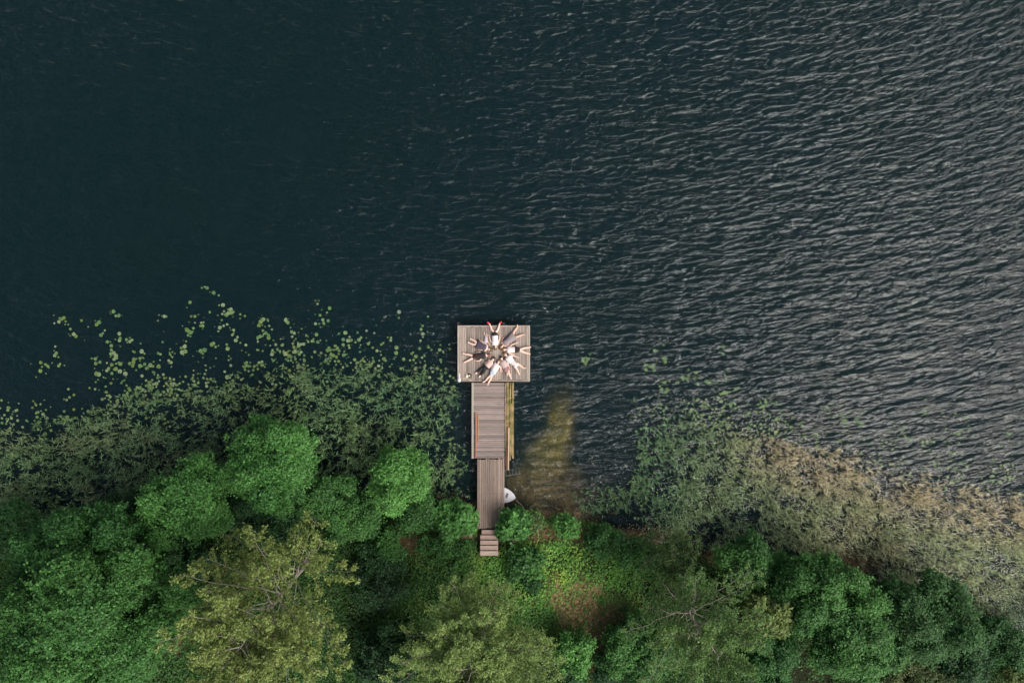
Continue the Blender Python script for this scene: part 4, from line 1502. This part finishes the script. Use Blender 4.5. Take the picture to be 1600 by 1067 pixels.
pd = empty('paddle', (*at(718, 589, ZD), ZD), 0)
tag(pd, 'short white paddle lying in the lower left corner of the platform', 'paddle')
link('shaft', box_mesh('shaft', 0.07, 0.36, 0.035, 0.012), M['white'], pd, (0, 0.06, 0.022))
bl_ = lathe('blade', [(0.04, 0.0), (0.11, 0.005), (0.12, 0.03), (0.06, 0.05)], M['white'], pd)
bl_.location = (-0.01, -0.18, 0.005)
bl_.scale = (0.9, 1.1, 1)
bag = empty('cloth_bag', (*at(729.6, 587.6, ZD), ZD), 0.1)
tag(bag, 'small cream cloth bag on the platform near the lower left corner', 'bag')
bgm = box_mesh('bag_body', 0.17, 0.2, 0.12, 0.04)
link('bag_body', bgm, M['cream'], bag, (0, 0, 0.065))
hp = [((-0.05 + 0.1 * t), 0.1 + 0.07 * math.sin(math.pi * t), 0.1) for t in np.linspace(0, 1, 7)]
tubes_obj('bag_handle', [(np.array(hp), np.full(7, 0.01))], M['cream'], bag, (0, 0, 0), 5)
bw = empty('sun_hat', (*at(733.4, 586.8, ZD), ZD), 0)
tag(bw, 'round dark brimmed hat with a pale crown beside the cream bag', 'hat')
lathe('brim', [(0.13, 0.004), (0.135, 0.012), (0.06, 0.03), (0.02, 0.035)], M['dark'], bw)
lathe('hat_crown', [(0.055, 0.03), (0.055, 0.07), (0.04, 0.09), (0.01, 0.095)], M['cream'], bw)
pts = np.array([(*at(a_, b_, ZD), ZD + 0.015) for a_, b_ in ((721, 591.5), (725, 591.3), (730, 591.6), (733, 593), (736, 594.3), (738, 594.8))])
tag(tubes_obj('cord', [(pts, np.full(6, 0.016))], M['cream'], None, (0, 0, 0), 5), 'pale cord trailing from the white paddle to the platform edge', 'cord')

# ------------------------------------------------------------------ people
SKIN = plain('skin_fair', (0.80, 0.57, 0.46), 0.55, 0.06, 25)
SKIN2 = plain('skin_warm', (0.70, 0.46, 0.34), 0.55, 0.06, 25)
EYE = plain('eye_dark', (0.03, 0.02, 0.02), 0.3, 0.1, 30)
LIP = plain('lip_red', (0.42, 0.14, 0.12), 0.5, 0.1, 30)
HAIR = {'brown': plain('hair_brown', (0.06, 0.035, 0.02), 0.6, 0.4, 40), 'black': plain('hair_black', (0.015, 0.012, 0.011), 0.5, 0.4, 40),
        'blond': plain('hair_blond', (0.30, 0.20, 0.11), 0.6, 0.35, 40), 'red': plain('hair_auburn', (0.26, 0.12, 0.07), 0.6, 0.35, 40),
        'dark_blond': plain('hair_dark_blond', (0.14, 0.085, 0.045), 0.6, 0.35, 40)}
CLOTH = {}


def cloth(name, c, var=0.08, scale=18):
    if name not in CLOTH:
        CLOTH[name] = plain('cloth_' + name, c, 0.9, var, scale)
    return CLOTH[name]


def skin_mesh(name, verts, edges, radii, roots, sub=1, smooth_=True):
    me = bpy.data.meshes.new(name + '_src')
    me.from_pydata([tuple(v) for v in verts], edges, [])
    o = bpy.data.objects.new(name + '_src', me)
    COL.objects.link(o)
    sk = o.modifiers.new('skin', 'SKIN')
    sk.use_smooth_shade = True
    data = me.skin_vertices[0].data
    for i, r_ in enumerate(radii):
        data[i].radius = (r_, r_) if not isinstance(r_, tuple) else r_
        data[i].use_root = i in roots
    if sub:
        sb = o.modifiers.new('sub', 'SUBSURF')
        sb.levels = sub
        sb.render_levels = sub
    dg = bpy.context.evaluated_depsgraph_get()
    ev = o.evaluated_get(dg)
    res = bpy.data.meshes.new_from_object(ev)
    bpy.data.objects.remove(o)
    bpy.data.meshes.remove(me)
    res.name = name
    return res


def add_blob(bm, c, axes, size, mat_i, u=12, v=8):
    """ellipsoid with axes matrix (3 columns) added to bm"""
    r = bmesh.ops.create_uvsphere(bm, u_segments=u, v_segments=v, radius=1.0)
    fs = set()
    for vv in r['verts']:
        p = vv.co
        vv.co = c + axes @ Vector((p.x * size[0], p.y * size[1], p.z * size[2]))
        for f in vv.link_faces:
            fs.add(f)
    for f in fs:
        f.material_index = mat_i
        f.smooth = True
    return r['verts']


def person(label, d, s=1.0, top=None, bottom=None, shoes=None, hair='brown', long_hair=False, skin=None, dress=None, sleeves=0.45, cat='person', zb=ZD,
           faceup=True):
    """d: dict of joints in the enlarged-crop coordinates of the platform (8.893 px per photo px, offset 700,490)."""
    skin = skin or SKIN

    def J(q, z):
        x_, y_ = at(700 + q[0] / 8.893, 490 + q[1] / 8.893, zb + 0.1)
        return Vector((x_, y_, zb + z * s))
    head = J(d['head'], 0.115)
    pelvis = J(d['pelvis'], 0.115)
    axis = (head - pelvis)
    axis.z = 0
    L = axis.length
    ax = axis.normalized()                 # towards the head
    lat = Vector((-ax.y, ax.x, 0))         # towards figure's side (a)
    up = Vector((0, 0, 1))
    neck = head - ax * 0.135 * s
    chest = head - ax * 0.30 * s
    waist = pelvis + (chest - pelvis) * 0.42
    root_loc = Vector((pelvis.x, pelvis.y, zb))
    root = empty('person', root_loc)
    tag(root, label, cat)
    sh_w, hip_w = 0.18 * s, 0.095 * s
    V, E, R, roots = [], [], [], {0}

    def add(p, r_, par=None, is_root=False):
        V.append(Vector(p) - root_loc)
        R.append(r_ * s * (1.0 if r_ < 0.02 else 1.36 if r_ < 0.06 else 1.12 if r_ < 0.09 else 0.92))
        i = len(V) - 1
        if par is not None:
            E.append((par, i))
        if is_root:
            roots.add(i)
        return i
    ip = add(pelvis, 0.115)
    iw = add(waist, 0.105, ip)
    ic = add(chest, 0.118, iw)
    inn = add(neck, 0.055, ic)
    add(head - ax * 0.04 * s, 0.06, inn)
    arms = []
    for key, sg in (('a', 1), ('b', -1)):
        if key + 'arm' in d:
            el, wr = d[key + 'arm']
            sh = neck - ax * 0.075 * s + lat * sg * sh_w
            i1 = add(sh, 0.058, ic)
            pe = J(el, 0.06)
            pw = J(wr, 0.05)
            i2 = add(pe, 0.04, i1)
            i3 = add(pw, 0.027, i2)
            hd = (pw - pe)
            hd.z = 0
            hd.normalize()
            palm = pw + hd * 0.065 * s + up * -0.01
            i4 = add(palm, 0.030, i3)
            hs = Vector((-hd.y, hd.x, 0))
            for q, (off, ln) in enumerate(((-0.03, 0.062), (-0.011, 0.075), (0.010, 0.078), (0.029, 0.068))):
                b0 = add(palm + hs * off * s * 0.8 + hd * 0.012 * s, 0.0095, None, True)
                b1 = add(palm + hs * off * s * 1.25 + hd * ln * 0.62 * s + up * 0.012 * s, 0.0088, b0)
                add(palm + hs * off * s * 1.35 + hd * (ln + 0.022) * s - up * 0.004 * s, 0.0075, b1)
            tb0 = add(palm - hd * 0.03 * s - hs * sg * 0.016 * s, 0.0115, None, True)
            tb1 = add(palm - hs * sg * 0.048 * s + hd * 0.01 * s, 0.0105, tb0)
            add(palm - hs * sg * 0.058 * s + hd * 0.04 * s, 0.009, tb1)
            arms.append((sh, pe, pw))
    legs = []
    for key, sg in (('a', 1), ('b', -1)):
        if key + 'leg' in d:
            kn, an, to = d[key + 'leg']
            hp_ = pelvis - ax * 0.03 * s + lat * sg * hip_w
            i1 = add(hp_, 0.098, ip)
            pk = J(kn, d.get('kz', 0.075))
            pa = J(an, 0.06)
            pt = J(to, 0.11)
            mid = (hp_ + pk) / 2
            i2 = add(mid, 0.082, i1)
            i3 = add(pk, 0.057, i2)
            cf = pk + (pa - pk) * 0.32
            i4 = add(cf, 0.056, i3)
            i5 = add(pa, 0.036, i4)
            i6 = add(pa + (pt - pa) * 0.55, 0.036, i5)
            i7 = add(pt, 0.027, i6)
            legs.append((hp_, mid, pk, cf, pa, pt))
    me = skin_mesh('body', V, E, R, roots, sub=1)
    bm = bmesh.new()
    bm.from_mesh(me)
    axm = Matrix((lat, ax, up)).transposed()
    hc = head - root_loc
    add_blob(bm, hc, axm, (0.076 * s, 0.108 * s, 0.092 * s), 0, 18, 12)
    # nose, ears, eyes, lips, chin on the upturned face
    chin = -ax
    add_blob(bm, hc + up * 0.094 * s - ax * 0.012 * s, axm, (0.013 * s, 0.024 * s, 0.017 * s), 0, 8, 6)
    for sg in (-1, 1):
        add_blob(bm, hc + lat * sg * 0.077 * s, axm, (0.012 * s, 0.03 * s, 0.02 * s), 0, 8, 6)
        add_blob(bm, hc + lat * sg * 0.031 * s + ax * 0.014 * s + up * 0.083 * s, axm, (0.014 * s, 0.008 * s, 0.008 * s), 1, 8, 6)
    add_blob(bm, hc - ax * 0.052 * s + up * 0.078 * s, axm, (0.024 * s, 0.009 * s, 0.01 * s), 2, 8, 6)
    bm.to_mesh(me)
    bm.free()
    me.materials.clear()
    for m_ in (skin, EYE, LIP):
        me.materials.append(m_)
    link('body', me, None, root)
    # hair: shell round the back and top of the head
    bm = bmesh.new()
    hs_ = add_blob(bm, hc + ax * 0.055 * s - up * (0.015 * s if faceup else -0.025 * s), axm, (0.102 * s, 0.112 * s, 0.10 * s), 0, 18, 12)
    for v in hs_:
        v.co += Vector([random.uniform(-1, 1) * 0.007 * s for _ in range(3)])
    if long_hair:
        hs_ = add_blob(bm, hc + ax * 0.08 * s + lat * 0.02 * s - up * 0.075 * s, axm, (0.13 * s, 0.13 * s, 0.028 * s), 0, 18, 8)
        for v in hs_:
            v.co += (v.co - hc) * random.uniform(-0.12, 0.2) * 0.6
    hm = bpy.data.meshes.new('hair')
    bm.to_mesh(hm)
    bm.free()
    link('hair', hm, HAIR[hair], root)
    # clothing: closed sleeves of cloth lofted round torso, arms and legs
    def loft(bm, pts, ws, hs, seg=14, sub_=3):
        pts = [Vector(p) - root_loc for p in pts]
        P_, W_, H_ = [], [], []
        for i in range(len(pts) - 1):
            for k in range(sub_):
                t = k / sub_
                P_.append(pts[i].lerp(pts[i + 1], t))
                W_.append(ws[i] * (1 - t) + ws[i + 1] * t)
                H_.append(hs[i] * (1 - t) + hs[i + 1] * t)
        P_.append(pts[-1])
        W_.append(ws[-1])
        H_.append(hs[-1])
        prev, first = None, None
        for i, p in enumerate(P_):
            dd_ = (P_[min(i + 1, len(P_) - 1)] - P_[max(i - 1, 0)])
            dd_.z = 0
            dd_.normalize()
            sd = Vector((-dd_.y, dd_.x, 0))
            ring = []
            for k in range(seg):
                a_ = 2 * math.pi * k / seg
                q = p + sd * math.cos(a_) * W_[i] * s + up * math.sin(a_) * H_[i] * s
                q += Vector((q.x, q.y, 0)).normalized() * noise.noise(q * 11) * 0.014 * s
                q.z = max(q.z, 0.004)
                ring.append(bm.verts.new(q))
            if prev:
                for k in range(seg):
                    bm.faces.new((prev[k], prev[(k + 1) % seg], ring[(k + 1) % seg], ring[k]))
            else:
                first = ring
            prev = ring
        bm.faces.new(first[::-1])
        bm.faces.new(prev)

    def finish(bm, nm, mt):
        bmesh.ops.recalc_face_normals(bm, faces=bm.faces)
        m_ = bpy.data.meshes.new(nm)
        bm.to_mesh(m_)
        bm.free()
        for p in m_.polygons:
            p.use_smooth = True
        link(nm, m_, mt, root)
    if top:
        bm = bmesh.new()
        loft(bm, [pelvis + ax * 0.02 * s, waist, chest, neck - ax * 0.07 * s, neck - ax * 0.015 * s], [0.185, 0.185, 0.205, 0.195, 0.08], [0.125, 0.125, 0.135, 0.115, 0.07])
        for sh, pe, pw in arms:
            sh2 = sh.lerp(chest, 0.35)
            k_ = min(1.0, sleeves)
            end = sh + (pe - sh) * k_
            loft(bm, [sh2, sh, end], [0.09, 0.085, 0.075], [0.085, 0.08, 0.065], 10)
            if sleeves > 1:
                loft(bm, [end, pe + (pw - pe) * (sleeves - 1)], [0.07, 0.055], [0.06, 0.05], 10)
        finish(bm, 'shirt', top)
    if bottom:
        mt, ext = bottom
        nm = 'trousers' if ext > 1 else 'shorts'
        bm = bmesh.new()
        loft(bm, [pelvis + ax * 0.09 * s, pelvis, pelvis - ax * 0.08 * s], [0.175, 0.19, 0.185], [0.12, 0.125, 0.115])
        for hp_, mid, pk, cf, pa, pt in legs:
            if ext <= 1:
                loft(bm, [hp_, hp_ + (pk - hp_) * (0.25 + ext * 0.75)], [0.115, 0.105], [0.11, 0.09], 12)
            else:
                e_ = pk + (pa - pk) * (ext - 1)
                loft(bm, [hp_, pk, cf, e_], [0.115, 0.085, 0.08, 0.062], [0.11, 0.08, 0.078, 0.06], 12)
        finish(bm, nm, mt)
    if dress:
        mt, hem, hemw = dress
        hemp = J(hem, 0.1)
        c0 = neck - ax * 0.06 * s
        ax2 = (c0 - hemp)
        ax2.z = 0
        ax2.normalize()
        lt2 = Vector((-ax2.y, ax2.x, 0))
        bm = bmesh.new()
        prof = [(0.0, 0.09, 0.10), (0.06, 0.20, 0.12), (0.2, 0.20, 0.138), (0.38, 0.175, 0.13), (0.55, 0.20, 0.13), (0.75, 0.5 * (0.17 + hemw), 0.115), (1.0, hemw, 0.10)]
        rings = []
        for t, w_, th in prof:
            c_ = c0 + (hemp - c0) * t
            ring = []
            for k in range(20):
                a_ = 2 * math.pi * k / 20
                pl = 1 + (0.05 * t) * math.sin(5 * a_ + 1.3)
                ring.append(bm.verts.new(Vector((c_.x, c_.y, zb + th * s)) + lt2 * math.cos(a_) * w_ * s * pl + up * math.sin(a_) * th * s * 0.97 - root_loc))
            rings.append(ring)
        for i in range(len(rings) - 1):
            for k in range(20):
                bm.faces.new((rings[i][k], rings[i][(k + 1) % 20], rings[i + 1][(k + 1) % 20], rings[i + 1][k]))
        bmesh.ops.subdivide_edges(bm, edges=list(bm.edges), cuts=1, smooth=0.3, use_grid_fill=True)
        for v in bm.verts:
            v.co.z = max(v.co.z, 0.006) + 0.006 * noise.noise(v.co * 15)
        bmesh.ops.recalc_face_normals(bm, faces=bm.faces)
        m_ = bpy.data.meshes.new('dress')
        bm.to_mesh(m_)
        bm.free()
        for p in m_.polygons:
            p.use_smooth = True
        o = link('dress', m_, mt, root)
        so = o.modifiers.new('thick', 'SOLIDIFY')
        so.thickness = 0.006
    if shoes:
        for hp_, mid, pk, cf, pa, pt in legs:
            V, E, R, roots = [], [], [], {0}
            dr_ = (pt - pa).normalized()
            a0 = add(pa + (pk - pa).normalized() * 0.02 * s, 0.045)
            a1 = add(pa + dr_ * 0.08 * s, 0.05, a0)
            add(pt + dr_ * 0.03 * s, 0.04, a1)
            m_ = skin_mesh('shoe', V, E, R, roots, sub=1)
            m_.materials.clear()
            link('shoe', m_, shoes, root)
    return root


WHITE = cloth('white', (0.80, 0.77, 0.77))
BLACK = cloth('black', (0.028, 0.022, 0.024))
person('person in white T-shirt and black shorts with bright red shoes, legs over the top edge',
       dict(head=(660, 470), pelvis=(650, 300), aarm=((590, 385), (573, 325)), barm=((712, 385), (718, 325)),
            aleg=((607, 225), (575, 140), (545, 118)), bleg=((692, 225), (718, 135), (742, 112))),
       top=WHITE, bottom=(BLACK, 0.42), shoes=cloth('red', (0.75, 0.04, 0.08)), hair='dark_blond', sleeves=0.4)
person('small child in pale lilac clothes lying beside the person with red shoes',
       dict(head=(525, 418), pelvis=(528, 345), aarm=((492, 395), (478, 370)), barm=((562, 395), (572, 428)),
            aleg=((512, 305), (503, 268), (505, 255)), bleg=((542, 318), (538, 285), (528, 272))),
       s=0.56, top=cloth('lilac', (0.55, 0.48, 0.56)), bottom=(cloth('lilac_grey', (0.50, 0.44, 0.48)), 0.9), hair='dark_blond')
person('woman in a flared dark navy dress lying toward the upper left of the ring',
       dict(head=(575, 497), pelvis=(448, 445), aarm=((480, 400), (452, 380)), barm=((500, 500), (455, 500)),
            bleg=((372, 378), (318, 352), (304, 340)), aleg=((352, 428), (292, 405), (275, 392))),
       dress=(cloth('navy', (0.085, 0.065, 0.095)), (398, 423), 0.30), hair='dark_blond', long_hair=True)
person('person in black T-shirt and dark shorts with a pale belt, auburn hair, on the left',
       dict(head=(562, 577), pelvis=(420, 588), aarm=((445, 652), (395, 655)), barm=((445, 533), (385, 545)),
            bleg=((300, 570), (220, 556), (203, 545)), aleg=((300, 640), (230, 672), (216, 682))),
       top=BLACK, bottom=(cloth('dark_brown', (0.045, 0.025, 0.024)), 0.5), hair='red', faceup=False)
person('person in pink patterned blouse and long black trousers lying lower left',
       dict(head=(630, 632), pelvis=(535, 735), aarm=((560, 760), (595, 730)), barm=((520, 670), (510, 700)),
            bleg=((465, 765), (395, 822), (383, 832)), aleg=((500, 805), (442, 865), (434, 880))),
       top=cloth('pink_pattern', (0.62, 0.44, 0.39), 0.35, 55), bottom=(cloth('black_trousers', (0.022, 0.022, 0.022)), 1.85), shoes=cloth('cream_shoe', (0.7, 0.62, 0.5)), hair='black')
person('person in white T-shirt and pale blue shorts with feet on the walkway edge',
       dict(head=(704, 672), pelvis=(632, 800), aarm=((728, 740), (732, 785)), barm=((622, 725), (600, 760)),
            bleg=((573, 870), (508, 945), (478, 950)), aleg=((600, 890), (556, 970), (550, 1000))),
       top=WHITE, bottom=(cloth('pale_blue', (0.52, 0.58, 0.66)), 0.55), hair='blond')
person('person with black hair in dusty pink top and mauve brown shorts with crossed legs',
       dict(head=(742, 622), pelvis=(800, 752), aarm=((818, 700), (842, 742)), barm=((735, 715), (742, 770)),
            bleg=((845, 800), (818, 838), (830, 868)), aleg=((848, 830), (872, 890), (882, 918))),
       top=cloth('dusty_pink', (0.55, 0.43, 0.41)), bottom=(cloth('mauve_brown', (0.30, 0.185, 0.175)), 0.75), hair='black')
person('blond person in loose white shirt and off white trousers lying lower right',
       dict(head=(798, 572), pelvis=(892, 672), aarm=((905, 578), (958, 603)), barm=((828, 700), (845, 740)),
            aleg=((985, 705), (1055, 762), (1088, 750)), bleg=((945, 755), (985, 830), (990, 852))),
       top=WHITE, bottom=(cloth('off_white', (0.66, 0.60, 0.59)), 0.95), hair='blond', sleeves=0.9)
person('person in white T-shirt and black shorts lying with straight legs to the right edge',
       dict(head=(783, 500), pelvis=(932, 502), aarm=((870, 440), (948, 405)), barm=((850, 560), (900, 562)),
            aleg=((1050, 478), (1140, 466), (1156, 464)), bleg=((1050, 535), (1132, 558), (1146, 568))),
       top=cloth('white_warm', (0.78, 0.70, 0.68)), bottom=(BLACK, 0.35), hair='red')
person('woman in grey mauve dress with brown hem lying toward the upper right corner',
       dict(head=(742, 462), pelvis=(862, 345), aarm=((742, 410), (757, 358)), barm=((790, 448), (842, 438)),
            aleg=((915, 250), (966, 182), (962, 148)), bleg=((945, 325), (1050, 285), (1068, 298))),
       dress=(cloth('grey_mauve', (0.27, 0.225, 0.235)), (925, 300), 0.27), hair='dark_blond', long_hair=True, skin=SKIN2)
